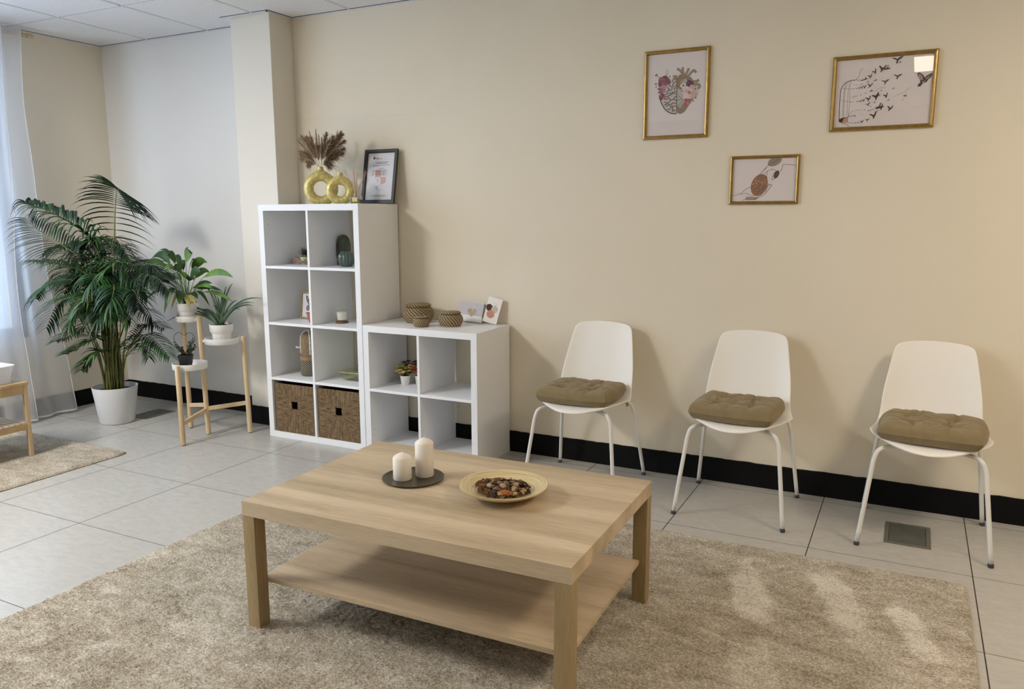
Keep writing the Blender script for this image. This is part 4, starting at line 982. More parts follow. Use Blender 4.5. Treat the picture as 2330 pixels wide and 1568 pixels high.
# ================================================================== WALL PICTURES
def flower(A, c, r, cols, rg, n=6):
    cc = A.pt(c)
    for k in range(n): a = 2*PI*k/n+rg.random(); A.blob((cc[0]+r*.55*math.cos(a), cc[1]+r*.55*math.sin(a)), r*.52, cols[k % len(cols)], 10, .15, raw=True, rng=rg)
    for k in range(n-1): a = 2*PI*k/(n-1)+rg.random(); A.blob((cc[0]+r*.26*math.cos(a), cc[1]+r*.26*math.sin(a)), r*.3, cols[(k+1) % len(cols)], 8, .2, raw=True, rng=rg)
    A.blob(cc, r*.2, cols[0], 8, .2, raw=True, rng=rg)
def art_heart(e, b, w, h):
    A = Art(w, h, [(224, 287), (1006, 214), (957, 1343), (193, 1380)]); rg = random.Random(3); D = (74, 52, 48)
    # the anatomical half
    HB = (150, 130, 104)
    for P, wd in (([(690, 560), (655, 500), (605, 465)], .012), ([(700, 570), (682, 500), (680, 445)], .011), ([(715, 560), (745, 500), (765, 460)], .012), ([(745, 580), (790, 520), (830, 490), (860, 520)], .012), ([(800, 640), (860, 640), (895, 615)], .013), ([(800, 700), (870, 680), (905, 700), (880, 740)], .014)):
        A.line(P, wd, (128, 106, 88), sm=4); A.line(P, wd*.62, (168, 148, 124), sm=4)
    A.poly([(604, 590), (640, 545), (690, 545), (740, 565), (790, 580), (825, 640), (835, 740), (850, 840), (800, 900), (740, 990), (700, 1050), (660, 1078), (615, 1075), (598, 1050)], HB)
    A.poly([(606, 740), (680, 740), (760, 800), (740, 900), (690, 940), (640, 1000), (604, 980)], (196, 190, 182))
    A.poly([(640, 700), (660, 620), (720, 600), (740, 640), (720, 700), (680, 720)], (190, 180, 168))
    for P in ([(606, 900), (650, 880), (700, 870)], [(604, 980), (650, 930), (690, 880)], [(610, 1000), (680, 940), (720, 930)], [(640, 760), (660, 720), (655, 680), (690, 600)], [(650, 860), (620, 830)]): A.line(P, .0022, D, sm=4)
    A.poly([(612, 620), (640, 580), (668, 560), (640, 640), (628, 735), (606, 735)], (154, 126, 78))
    # the brain half
    A.poly([(604, 560), (560, 552), (540, 590), (505, 640), (440, 700), (385, 800), (378, 890), (410, 960), (450, 1020), (520, 1068), (592, 1080)], (206, 196, 190))
    A.line([(378, 860), (385, 910), (410, 965), (450, 1025), (520, 1070), (590, 1078)], .0045, D, sm=4); A.line([(602, 560), (598, 800), (592, 1075)], .0026, D)
    A.poly([(545, 560), (600, 552), (603, 640), (570, 620)], (156, 136, 112))
    S = [[(595, 640), (560, 660), (545, 700), (580, 720), (560, 750)], [(520, 640), (500, 690), (540, 720), (520, 760), (490, 740)], [(590, 770), (540, 790), (500, 800), (440, 820)], [(590, 810), (550, 800), (500, 830), (450, 850), (430, 880)], [(480, 850), (520, 890), (560, 880), (590, 900)],
         [(520, 890), (480, 930), (430, 920)], [(590, 940), (550, 930), (520, 950), (470, 945), (430, 960)], [(560, 880), (570, 850), (595, 845)], [(450, 980), (490, 960), (520, 990), (500, 1020), (470, 1010)], [(590, 980), (555, 970), (540, 1010), (560, 1050)], [(520, 990), (540, 960)], [(530, 1040), (580, 1030)], [(470, 720), (500, 750), (460, 790)], [(560, 600), (540, 650)], [(440, 880), (470, 880), (490, 860)], [(575, 700), (595, 690)]]
    for P in S: A.line(P, .0034, D, sm=4)
    for P in S[::3]: A.line([(x+6, y+4) for x, y in P], .0012, (150, 120, 90), sm=3)
    # flowers
    MV = [(138, 70, 92), (112, 54, 74), (160, 96, 116)]
    flower(A, (430, 645), .0300, MV, rg, 7); flower(A, (400, 762), .0180, [(150, 86, 106), (176, 120, 134)], rg); flower(A, (405, 850), .0165, MV, rg); A.poly([(350, 720), (420, 690), (480, 700), (430, 740)], (190, 140, 148))
    flower(A, (772, 682), .0210, [(110, 48, 66), (92, 40, 56), (134, 70, 84)], rg); flower(A, (768, 790), .0385, [(222, 200, 194), (206, 178, 172), (230, 212, 206)], rg, 8); A.blob((765, 790), .0072, (184, 118, 74), rng=rg)
    flower(A, (688, 697), .0150, [(224, 216, 214), (210, 202, 200)], rg, 5); A.blob((688, 697), .0040, (50, 40, 46), rng=rg)
    flower(A, (730, 915), .0160, [(176, 84, 86), (206, 130, 126)], rg); A.blob((508, 575), .0034, (50, 40, 46), rng=rg)
    LF = (58, 56, 58)
    for (x, y, r_) in ((320, 560, .3), (345, 570, 1.2), (375, 590, .8), (330, 545, 1.0), (350, 740, .5), (355, 790, .2), (325, 675, .1), (670, 770, .6), (800, 880, .4), (820, 905, .9), (850, 860, .2), (850, 740, 1.0)): A.blob((x, y), .0052, LF, 8, .1, .4, r_, rng=rg)
    for x, y in ((325, 712), (318, 672)): A.blob((x, y), .0052, (132, 62, 84), 8, .1, .5, .4, rng=rg)
    for P in ([(450, 580), (460, 530), (440, 500)], [(465, 560), (485, 520), (470, 480), (450, 485)], [(850, 820), (890, 790), (912, 775)], [(840, 830), (900, 820)], [(840, 870), (870, 880)]): A.line(P, .0014, (170, 132, 112), sm=4)
    A.build('print_artwork', e, (b, -.0045, b))
def art_birds(e, b, w, h):
    A = Art(w, h, [(248, 373), (1820, 228), (1745, 1332), (193, 1420)]); rg = random.Random(8); K = (66, 52, 52); G = (140, 124, 122)
    S = w/1570.
    def bird(x, y, s, a=0, kind=0, c=K):
        s *= S; cc = A.pt((x, y))
        shp = [[(-1, .1), (-.3, .28), (0, .12), (.35, .95), (.45, 1.0), (.3, .2), (.8, .1), (1, .0), (.75, -.12), (.2, -.2), (-.2, -.12), (-.7, -.25), (-.45, -.02)],
               [(-1, .35), (-.5, .30), (-.05, .05), (.45, .32), (1, .38), (.5, .0), (.12, -.18), (-.1, -.75), (-.28, -.70), (-.15, -.15), (-.5, .05)],
               [(-.9, .9), (-.5, .85), (-.1, .1), (.2, .15), (1, .85), (.9, .4), (.3, -.25), (0, -.35), (-.5, -.8), (-.8, -.8), (-.45, -.3), (-.55, .2)]][kind]
        A.poly([(cc[0]+s*(px*math.cos(a)-pz_*math.sin(a)), cc[1]+s*(px*math.sin(a)+pz_*math.cos(a))) for px, pz_ in shp], c, raw=True)
    # the cage
    A.line([(278, 1310), (282, 1150), (292, 950), (300, 850), (318, 790), (350, 740), (400, 700), (470, 672), (540, 665)], .0028, (56, 44, 44), sm=5)
    for P in ([(320, 795), (400, 805), (520, 800)], [(302, 985), (380, 1005), (520, 1010)], [(400, 700), (365, 780), (350, 900), (335, 1250)], [(430, 690), (385, 780), (365, 900), (352, 1245)], [(470, 672), (435, 760), (415, 1000), (405, 1235)], [(478, 680), (450, 780), (450, 1000), (430, 1230)], [(430, 1240), (460, 1180), (560, 1140), (640, 1130)]): A.line(P, .0012, G, sm=4)
    A.line([(545, 655), (590, 610), (620, 530), (665, 468)], .0014, G, sm=4)
    A.poly([(278, 1290), (330, 1262), (430, 1240), (420, 1335), (340, 1345), (290, 1330)], (202, 158, 140)); A.poly([(276, 1290), (330, 1262), (400, 1252), (350, 1280), (330, 1335), (280, 1325)], (58, 42, 42))
    A.line([(276, 1325), (330, 1345), (400, 1365), (440, 1392)], .0022, (150, 110, 104), sm=3); A.line([(420, 1245), (550, 1218)], .0018, K); A.line([(424, 1245), (420, 1338)], .0016, (150, 110, 104)); A.line([(420, 1338), (560, 1340)], .0012, K)
    for x, y, s in ((520, 668, 16), (560, 664, 18), (600, 668, 22), (650, 668, 34), (700, 650, 48)): bird(x, y, s, .35, 0)
    for x, y, s in ((520, 742, 12), (560, 742, 12), (620, 735, 16), (650, 728, 16), (740, 695, 26), (865, 668, 38), (1160, 792, 30), (960, 825, 26), (1080, 975, 30), (1310, 972, 20), (960, 1028, 24), (540, 1240, 20), (650, 1200, 14), (710, 870, 22), (630, 902, 18)): bird(x, y, s, .3, rg.randint(0, 1), G)
    for x, y, s in ((520, 802, 10), (560, 800, 14), (605, 790, 20), (645, 778, 26), (695, 768, 32)): bird(x, y, s, .4, 2)
    A.line([(495, 932), (575, 915)], .0014, G); A.line([(560, 1005), (640, 995)], .0018, K)
    A.line([(830, 860), (900, 810), (960, 780), (1040, 785)], .0012, (176, 162, 158), sm=4); A.line([(1160, 940), (1200, 900), (1330, 850), (1390, 810), (1415, 765)], .0010, (184, 170, 166), sm=4)
    for x, y, s, a, k in ((785, 600, 42, .5, 2), (860, 525, 46, .9, 2), (985, 475, 66, .2, 2), (1050, 482, 66, .1, 0), (1225, 325, 100, .1, 1), (1262, 378, 30, .2, 0), (1230, 590, 78, .0, 1), (1030, 678, 70, .1, 1), (785, 745, 46, .2, 2), (800, 835, 36, .3, 0), (885, 915, 66, .6, 2), (905, 900, 50, .1, 0), (1045, 900, 44, .7, 2), (760, 955, 48, .5, 2), (680, 980, 30, .3, 2), (640, 993, 20, .3, 2), (750, 1040, 50, .4, 1), (855, 1015, 26, .2, 0), (930, 1095, 84, .2, 0), (965, 1085, 50, .7, 2), (1115, 1100, 52, .2, 2), (850, 1215, 62, .6, 2), (740, 1288, 44, .1, 1), (655, 1318, 30, .3, 2), (600, 1332, 18, .3, 2), (560, 1338, 14, .3, 2), (1350, 905, 34, -.1, 0), (690, 1132, 16, .2, 0), (790, 1078, 18, .2, 0)): bird(x, y, s, a, k)
    A.line([(740, 1152), (835, 1120)], .0020, G); A.line([(890, 1165), (915, 1130)], .0016, K)
    # the large bird
    A.poly([(1550, 540), (1590, 535), (1640, 570), (1670, 620), (1690, 590), (1740, 560), (1795, 540), (1770, 600), (1725, 640), (1700, 680), (1640, 700), (1600, 750), (1555, 755), (1560, 725), (1600, 690), (1595, 640), (1555, 580)], (70, 52, 54))
    A.poly([(1565, 555), (1600, 555), (1640, 600), (1640, 660), (1605, 650), (1570, 600)], (182, 148, 138)); A.poly([(1675, 635), (1710, 595), (1770, 565), (1745, 605), (1700, 640)], (168, 144, 136)); A.poly([(1625, 680), (1690, 655), (1660, 690), (1620, 700)], (186, 156, 148))
    A.build('print_artwork', e, (b, -.0045, b))
def art_hands(e, b, w, h):
    A = Art(w, h, [(338, 272), (1925, 210), (1868, 1290), (288, 1318)]); rg = random.Random(9); K = (92, 76, 76)
    def oval(cx, cy, rx, ry, a, c):
        P = []
        for i in range(28):
            t = 2*PI*i/28; x, y = rx*math.cos(t), ry*math.sin(t); P.append((cx+x*math.cos(a)-y*math.sin(a), cy+x*math.sin(a)+y*math.cos(a)))
        A.poly(P, c)
    oval(1370, 310, 190, 105, -.45, (156, 144, 130)); A.poly([(610, 1262), (650, 1200), (860, 1195), (930, 1230), (880, 1275)], (178, 154, 140))
    oval(978, 905, 290, 200, -1.15, (164, 122, 96)); A.poly([(1110, 640), (1180, 700), (1165, 760)], (120, 88, 78))
    oval(1412, 635, 108, 58, -1.1, (98, 58, 58))
    for P in ([(1465, 232), (1400, 300), (1310, 350), (1200, 410), (1160, 445), (1080, 540), (960, 670), (925, 710)], [(1180, 460), (1060, 560), (960, 670)], [(940, 780), (965, 700), (1080, 630), (1190, 550), (1290, 515), (1350, 515), (1400, 545), (1360, 600), (1310, 690), (1300, 750), (1325, 770), (1370, 730)],
              [(1290, 480), (1300, 510)], [(1190, 560), (1170, 620), (1165, 680)], [(1910, 408), (1800, 390), (1700, 380), (1600, 378), (1575, 400), (1545, 500), (1500, 570)], [(930, 790), (960, 800), (1010, 740), (1060, 660)], [(1030, 790), (1060, 790), (1090, 700)],
              [(305, 1185), (420, 1150), (540, 1095), (640, 1010), (740, 965), (870, 930), (930, 885), (1000, 880), (1005, 910), (950, 950), (870, 970)], [(500, 1165), (560, 1120), (640, 1115), (720, 1140), (790, 1165), (860, 1145)],
              [(545, 1308), (600, 1275), (860, 1270), (880, 1240), (1000, 1185), (1100, 1140), (1200, 1030), (1280, 920), (1285, 895), (1215, 880), (1180, 920), (1050, 1010), (960, 1060), (880, 1075), (820, 1020)], [(850, 1010), (900, 985), (960, 980), (990, 1030), (950, 1100), (880, 1165)], [(1240, 890), (1180, 960), (1130, 1090)], [(1010, 1150), (1020, 1100), (1060, 1020), (1080, 930), (1110, 905), (1130, 930), (1110, 970)], [(870, 1255), (960, 1215)]):
        A.line(P, .0017, K, sm=5)
    for x, y in ((895, 805), (965, 800), (1050, 832), (820, 885), (908, 875), (885, 945)): A.blob((x, y), .0026, (216, 188, 160), 8, .2, 1.2, rng=rg)
    A.build('print_artwork', e, (b, -.0045, b))
f = framed('heart_picture', .335, .437, .0185, .018, M['gold'], M['paper'], 'gold-framed upright print of a half brain, half heart with flowers', 'picture', art=art_heart); f.location = (1.551, YB, 1.780)
f = framed('bird_picture', .431, .334, .0185, .018, M['gold'], M['paper'], 'gold-framed wide print of birds flying out of a cage', 'picture', art=art_birds); f.location = (2.4545, YB, 1.777)
f = framed('hands_picture', .329, .2355, .0160, .016, M['gold'], M['paper'], 'smallest gold-framed print, line-drawn hands over coloured ovals', 'picture', art=art_hands); f.location = (2.004, YB, 1.4455)
# sagging hairline crack in the wall paint
# ================================================================== SHEER CURTAINS, ROD
def interp(pts, z): # pts [(z, val)] ascending
    return float(np.interp(z, [p[0] for p in pts], [p[1] for p in pts]))
def curtain(name, right, left, xc, amp, nf, z0, z1, label, seed, NU=90, NV=44, ph=0):
    rnd = random.Random(seed); e = empty(name, (0, 0, 0), 0, label, 'curtain'); pf = [rnd.uniform(-.5, .5) for _ in range(8)]
    def fn(u, v):
        z = z0+(z1-z0)*v; yr = interp(right, z); yl = interp(left, z); y = yr+(yl-yr)*u
        a = amp*(1-.35*v)*(.25+.75*min(1, u*3)); f = math.sin(2*PI*nf*(u**.9)+ph+.5*math.sin(3*v+pf[0]))+.4*math.sin(2*PI*nf*1.9*u+1.7+pf[1]+v)
        x = xc+a*f-.03*(1-v)**2*0
        if v < .03: x += .012*math.sin(nf*9*u)
        return (x, y+.010*math.sin(5*z+6*u), z)
    g = MB().grid(NU, NV, fn); g.build('curtain_cloth', M['sheer'], e, smooth=True)
    h = MB(); 
    for k in range(NV):
        pass
    pts = [Vector(fn(0, k/NV)) for k in range(NV+1)]
    h.tube(pts, .0022, 6); h.build('side_hem', M['hem'], e, smooth=True)
    pts = [Vector(fn(k/NU, .004)) for k in range(NU+1)]
    MB().tube(pts, .0028, 6).build('bottom_hem', M['hem'], e, smooth=True)
    return e
curtain('sheer_curtain', [(0, -.530), (.19, -.560), (.45, -.584), (.83, -.630), (1.2, -.665), (1.52, -.689), (2.1, -.693), (2.59, -.680)], [(0, -1.05), (2.59, -1.12)], -2.485, .014, 2.2, .012, 2.608, 'thin sheer white curtain panel nearest the corner, its hem flaring out', 3, ph=.4)
curtain('sheer_curtain', [(0, -.850), (.3, -.880), (.65, -.891), (1.2, -.885), (1.66, -.863), (2.13, -.842), (2.59, -.835)], [(0, -3.3), (2.59, -3.3)], -2.445, .030, 13, .012, 2.606, 'sheer white curtain panel behind the bench, in front of the window', 4, NU=260, ph=1.2)
e = empty('curtain_rod', (-2.53, -.60, 2.588), 0, 'pale wooden curtain rod end just under the ceiling', 'curtain rod')
MB().tube([(0, 0, 0), (0, -2.9, 0)], .014, 16).build('rod', M['bamboo'], e, smooth=True)
MB().tube([(0, .030, 0), (0, .022, 0), (0, -.005, 0)], [.013, .018, .016], 16).build('end_cap', M['bamboo'], e, smooth=True)
for y in (-.35, -2.5): MB().box((-.14, y-.01, -.012), (.0, y+.01, .012)).build('bracket', M['whitemetal'], e)

# ================================================================== SLATTED BENCH AND BASKET
BX, BY = -1.662, -1.362
e = empty('slatted_bench', (BX, BY, .012), 0, 'pale wooden bench with slatted lower shelf by the curtain', 'bench')
bh, bl, bd = .445, 1.0, .38
for x in (-.022, -bd): 
    for y in (-.022, -bl): MB().box((x, y, 0), (x+.022, y+.022, bh-.018)).build('leg', M['bamboo'], e, bevel=.002)
MB().box((-bd-.012, -bl-.012, bh-.018), (.006, .006, bh)).build('seat_board', M['bench'], e, bevel=.003)
for x in (-.021, -bd+.001): MB().box((x, -bl+.0225, bh-.068), (x+.020, -.0225, bh-.018)).build('apron', M['bench'], e)
for y in (-.021, -bl+.001): MB().box((-bd+.0225, y, bh-.068), (-.0225, y+.020, bh-.018)).build('apron', M['bench'], e)
for x in (-.021, -bd+.001): MB().box((x, -bl+.0225, .165), (x+.020, -.0225, .200)).build('shelf_rail', M['bench'], e)
M['slat'] = flat('slat_white_sheen', hexc(222, 208, 186), .35)
for k in range(30):
    y = -.028-k*.032; MB().box((-bd+.004, y-.023, .2005), (-.003, y, .211)).build('slat', M['slat'], e, bevel=.002)
e = empty('plastic_basket', (-1.782, -1.540, .012+bh+.0005), 0, 'white ribbed plastic basket standing on the slatted bench', 'basket')
n = NT('frosted_plastic'); n.set(col=hexc(236, 236, 240), rough=.35, trans=.35); M['frost'] = n.m
w_, d_, h_ = .20, .27, .100; g = MB()
def ring(a, b, z, off): return [(x, y, z) for x, y in rrect(w_/2*off, d_/2*off, .02, 4)]
vs = []; fs = []; LV = [(.84, .004), (.86, .0), (.90, .03), (.96, .075), (1.0, h_)]
for off, z in LV: vs += ring(0, 0, z, off)
k = 20
for i in range(1, len(LV)-1):
    for j in range(k): fs.append((i*k+j, i*k+(j+1) % k, (i+1)*k+(j+1) % k, (i+1)*k+j))
fs.append(tuple(range(k, 2*k))); g.add(vs, fs); g.build('basket_body', M['frost'], e, solid=.002)
MB().tube([(x, y, h_) for x, y, z in ring(0, 0, h_, 1.01)], .0045, 8, closed=True).build('rim', M['ceramic'], e, smooth=True)
for j in range(8):
    y = -.100+j*.0286; MB().add([(.083, y-.004, .006), (.083, y+.004, .006), (.097, y+.004, h_-.004), (.097, y-.004, h_-.004), (.087, y-.004, .006), (.087, y+.004, .006), (.101, y+.004, h_-.004), (.101, y-.004, h_-.004)], [(0, 1, 2, 3), (7, 6, 5, 4), (0, 4, 5, 1), (1, 5, 6, 2), (2, 6, 7, 3), (3, 7, 4, 0)]).build('rib', M['ceramic'], e)

# ================================================================== PLANT STAND
n = None
SL = {'center': (-1.148, -.542), 'low': (-1.083, -.797), 'high': (-1.381, -.479), 'mid': (-.936, -.391)}
TOPS = {'center': (-1.166, -.542, .772), 'low': (-1.088, -.797, .498), 'high': (-1.385, -.479, .716), 'mid': (-.951, -.391, .635)}
e = empty('plant_stand', (-1.148, -.542, 0), 0, 'three-tier plant stand of pale wooden legs with white round trays', 'plant stand'); O = Vector((-1.148, -.542, 0))
for k in SL:
    b = Vector(SL[k]+(.004,))-O; t_ = Vector(TOPS[k])-O
    lg = MB().tube([b, b.lerp(t_, .5), t_-Vector((0, 0, .002)), t_], [.0155, .0155, .0155, .0135], 20).build('leg', M['bamboo'], e, smooth=True, ang=.8)
    MB().tube([b-Vector((0, 0, .004)), b+Vector((0, 0, .002))], .012, 14).build('foot', M['black'], lg)
def legat(k, z):
    b = Vector(SL[k]+(0,)); t_ = Vector(TOPS[k]); return b.lerp(t_, z/t_.z)-O
for k, za, zb in (('low', .135, .165), ('high', .155, .195), ('mid', .20, .17)):
    a = legat(k, za); c = legat('center', zb); d = (c-a).normalized(); s = Vector((-d.y, d.x, 0)).normalized()*.008; u = Vector((0, 0, .013)); a += d*.012; c -= d*.012
    MB().add([a-s-u, a+s-u, a+s+u, a-s+u, c-s-u, c+s-u, c+s+u, c-s+u], [(0, 3, 2, 1), (4, 5, 6, 7), (0, 1, 5, 4), (1, 2, 6, 5), (2, 3, 7, 6), (3, 0, 4, 7)]).build('stretcher', M['bamboo'], e, bevel=.002)
TR_ = {}
for k, z, rk in (('low', .460, .90), ('mid', .594, .94), ('high', .728, .90)):
    a = legat(k, z); c = legat('center', z); m = (a+c)/2; R = (Vector((a.x, a.y))-Vector((c.x, c.y))).length/2-.0175; R *= rk
    m = m+(a-c).normalized()*{'low': .004, 'mid': -.0, 'high': .012}[k]
    tr = lathe_obj('tray', [(0, 0), (R-.004, 0), (R, .003), (R+.001, .038), (R-.002, .038), (R-.003, .005), (0, .004)], M['ceramic'], e, n=56); tr.location = m; TR_[k] = (m+O, R)
    for q in (a, c):
        d = (q-m).normalized(); MB().tube([m+d*(R-.001)+Vector((0, 0, .015)), m+d*(R+.016)+Vector((0, 0, .015))], .010, 12).build('tray_clamp', M['ceramic'], e)

# ================================================================== PLANTS ON THE STAND
def leafmat(name, a, b, sc=18, rough=.45, sp=.4): return mottled(name, hexc(*a), hexc(*b), sc, rough, spec=sp)
M['lily'] = leafmat('lily_leaf', (48, 84, 26), (100, 136, 50), 9); M['lilyd'] = leafmat('lily_leaf_dark', (30, 58, 22), (58, 90, 38), 9); M['lilyy'] = leafmat('lily_leaf_yellow', (150, 142, 60), (188, 176, 104), 14)
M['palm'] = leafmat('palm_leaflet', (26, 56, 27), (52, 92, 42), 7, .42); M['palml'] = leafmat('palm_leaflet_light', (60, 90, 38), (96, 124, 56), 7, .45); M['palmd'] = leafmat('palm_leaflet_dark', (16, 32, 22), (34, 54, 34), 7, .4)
M['cane'] = leafmat('palm_cane', (92, 104, 48), (136, 140, 76), 14, .5); M['caned'] = leafmat('palm_cane_dark', (52, 50, 30), (92, 90, 50), 20, .6)
M['aloe'] = leafmat('aloe_leaf', (50, 74, 54), (84, 108, 80), 12, .45)
def flowerpot(e, s=1.0, mat=None):
    pr = [(0, 0), (.042, 0), (.0455, .004), (.0485, .046), (.0495, .052), (.0575, .060), (.0600, .098), (.0575, .098), (.052, .086), (0, .086)]
    lathe_obj('pot', [(r*s, z*s) for r, z in pr], M['ceramic'], e); lathe_obj('soil', [(0, .087*s), (.052*s, .087*s), (.05*s, .089*s), (0, .090*s)], M['soil'], e)
# peace lily: leaves given as (tip px, y depth, half width, yellow?)
c0 = TR_['high'][0]; LP = Vector((c0.x-.012, c0.y-.004, c0.z+.0045))
e = empty('potted_peace_lily', LP, 0, 'leafy broad-leaved green plant in white pot on the highest tray', 'plant'); flowerpot(e, 1.17)
SX = (.2996, 300, 560)
def zpx(x, y): return (x*SX[0]+SX[1], y*SX[0]+SX[2])
lv = [((445, 48), .02, .034, 0, 0), ((575, 130), .04, .026, 0, .0), ((770, 240), -.06, .022, 0, .05), ((590, 200), .08, .020, 1, 0), ((610, 285), .02, .018, 1, 0), ((765, 425), -.02, .015, 0, .08), ((255, 80), -.06, .022, 1, .03), ((150, 95), .03, .024, 1, .05), ((310, 85), .06, .020, 1, .0), ((190, 50), .10, .012, 1, .03),
      ((0, 215), -.05, .020, 1, .09), ((60, 150), -.08, .022, 1, .07), ((245, 515), -.16, .020, 0, .16), ((95, 420), -.10, .014, 0, .10), ((360, 445), -.17, .027, 0, .09), ((300, 480), -.10, .010, 2, .07), ((435, 475), -.13, .017, 2, .06), ((590, 455), .03, .010, 1, .09), ((345, 440), -.08, .012, 2, .05), ((480, 440), -.11, .014, 2, .04),
      ((385, 120), .05, .015, 1, 0), ((240, 190), -.12, .024, 0, .06), ((330, 150), -.03, .026, 1, .0), ((520, 200), -.03, .026, 1, .0), ((540, 340), .03, .014, 1, .05), ((500, 400), -.04, .018, 1, .05), ((410, 230), -.10, .030, 0, .03), ((620, 330), -.06, .015, 0, .04), ((200, 250), .02, .020, 1, .05), ((480, 120), .0, .018, 1, 0), ((470, 260), -.09, .024, 1, .03), ((700, 350), .02, .012, 1, .05), ((290, 240), -.02, .018, 1, .02), ((130, 290), -.07, .015, 1, .06)]
g = MB(); gs = MB(); rnd = random.Random(9)
for (t_, dp, hw_, cl, drop) in lv:
    tip = on(*zpx(*t_), 1, LP.y+dp)-LP; base = Vector((rnd.uniform(-.022, .022), rnd.uniform(-.022, .022), .102))
    hor = Vector((tip.x-base.x, tip.y-base.y, 0)); peak = max(tip.z, base.z+.06)+drop*.8+.012
    ctl = base+hor*.42; ctl.z = base.z+(peak-base.z)*1.25
    P = bez(base, ctl, tip, 14); k = 6 if (tip-base).length > .13 else 4
    gs.tube(P[:k+1], .0017, 5, M['lily'])
    L = P[k:]; n_ = len(L)-1; ws = [hw_*1.08*(math.sin(PI*min(1, (i/n_)**.80*.97+.03))**.85)+.0004 for i in range(n_+1)]; ws[-1] = .0003
    toc = (CAMPOS-LP-L[n_//2]).normalized(); ax = (L[-1]-L[0]).normalized()
    sd = ax.cross(toc+Vector((rnd.uniform(-.6, .6), 0, rnd.uniform(-.1, 1.0)))).normalized()
    g.blade(L, ws, sd, [M['lily'], M['lilyd'], M['lilyy']][cl], .22)
gs.build('leaf_stalks', None, e, smooth=True); g.build('leaves', None, e, smooth=True)
# aloe
c1 = TR_['mid'][0]; AP = Vector((c1.x, c1.y, c1.z+.0045))
e = empty('potted_aloe', AP, 0, 'spiky long-leaved aloe in white pot on the middle tray', 'plant'); flowerpot(e, 1.22)
lv = [((765, 285), 0, .011, 0), ((718, 310), .03, .009, 0), ((690, 350), -.03, .016, 0), ((560, 300), .0, .012, .0), ((600, 325), .05, .009, 0), ((648, 380), -.05, .010, 0), ((990, 398), .0, .010, .05), ((930, 432), -.04, .011, .04), ((925, 452), .04, .010, .04), ((800, 412), .02, .009, .01), ((390, 470), -.04, .012, .05), ((270, 570), -.08, .011, .11), ((345, 515), .02, .010, .08), ((470, 490), .04, .010, .05), ((620, 450), -.07, .013, .0), ((735, 400), -.06, .011, .0), ((540, 480), -.08, .010, .02), ((820, 480), .06, .009, .03)]
g = MB()
for (t_, dp, hw_, drop) in lv:
    tip = on(*zpx(*t_), 1, AP.y+dp)-AP; base = Vector((rnd.uniform(-.014, .014), rnd.uniform(-.014, .014), .106))
    ctl = base.lerp(tip, .45); ctl.z = max(base.z, tip.z)*.55+.5*ctl.z+drop*1.0+.012
    P = bez(base, ctl, tip, 10); ws = [hw_*(1-(i/10)**1.6)*(.8+.2*math.sin(i))+.0004 for i in range(11)]
    ax = (tip-base).normalized(); sd = ax.cross(Vector((.3, -1, .5))).normalized(); g.blade(P, ws, sd, None, .35)
g.build('leaves', M['aloe'], e, smooth=True, solid=.0035)
# little dark plant with heart-shaped wire
c2 = TR_['low'][0]; DP = Vector((c2.x-.012, c2.y-.01, c2.z+.0045)); DP = Vector((c2.x-.010, c2.y-.020, c2.z+.0045))
e = empty('potted_twining_plant', DP, .4, 'small dark-leaved plant on a heart-shaped wire in black pot, lowest tray', 'plant')
MB().lathe([(.0, 0), (.033, 0), (.045, .072), (.0475, .078), (.0475, .084), (.044, .084), (.041, .070), (0, .070)], 4*8, rib=lambda a: 1/max(abs(math.cos(a)), abs(math.sin(a)))**.75*.80).build('pot', flat('black_plastic_pot', hexc(22, 22, 24), .5), e)
hp = []
for i in range(29):
    t = PI*.06+(2*PI-.12*PI)*i/28; t = 2*PI*(i+2.2)/32.4
    hx = 16*math.sin(t)**3; hz = 13*math.cos(t)-5*math.cos(2*t)-2*math.cos(3*t)-math.cos(4*t); hp.append((hx*.0042, 0, .168+hz*.0046))
hp = [Vector(p) for p in hp]; hp = hp
MB().tube([Vector((hp[0].x*.5, 0, .07))]+hp+[Vector((hp[-1].x*.5, 0, .07))] if False else hp, .0017, 6).build('wire_heart', M['black'], e, smooth=True)
g = MB(); st_g = MB(); M['dkl'] = leafmat('dark_small_leaf', (28, 34, 30), (58, 66, 56), 40, .5)
for k in range(15):
    side = -1 if k % 2 else 1; x1 = side*rnd.uniform(.012, .070); z1 = rnd.uniform(.10, .165)+abs(x1)*.35
    P = bez((side*.012*rnd.random(), rnd.uniform(-.01, .01), .07), (x1*.6, rnd.uniform(-.02, .02), z1*.8), (x1, rnd.uniform(-.03, .03), z1), 8); st_g.tube(P, .0009, 4)
    for p in P[1:]:
        for _ in range(3):
            d = Vector((rnd.gauss(0, 1), rnd.gauss(0, 1), rnd.gauss(.3, .8))).normalized(); L = rnd.uniform(.009, .015)
            g.blade([p, p+d*L*.5, p+d*L], [.0006, .0042, .0004], d.cross(Vector((rnd.gauss(0, 1), 1, rnd.gauss(0, 1)))), None, .3)
st_g.build('twigs', M['caned'], e); g.build('leaves', M['dkl'], e)

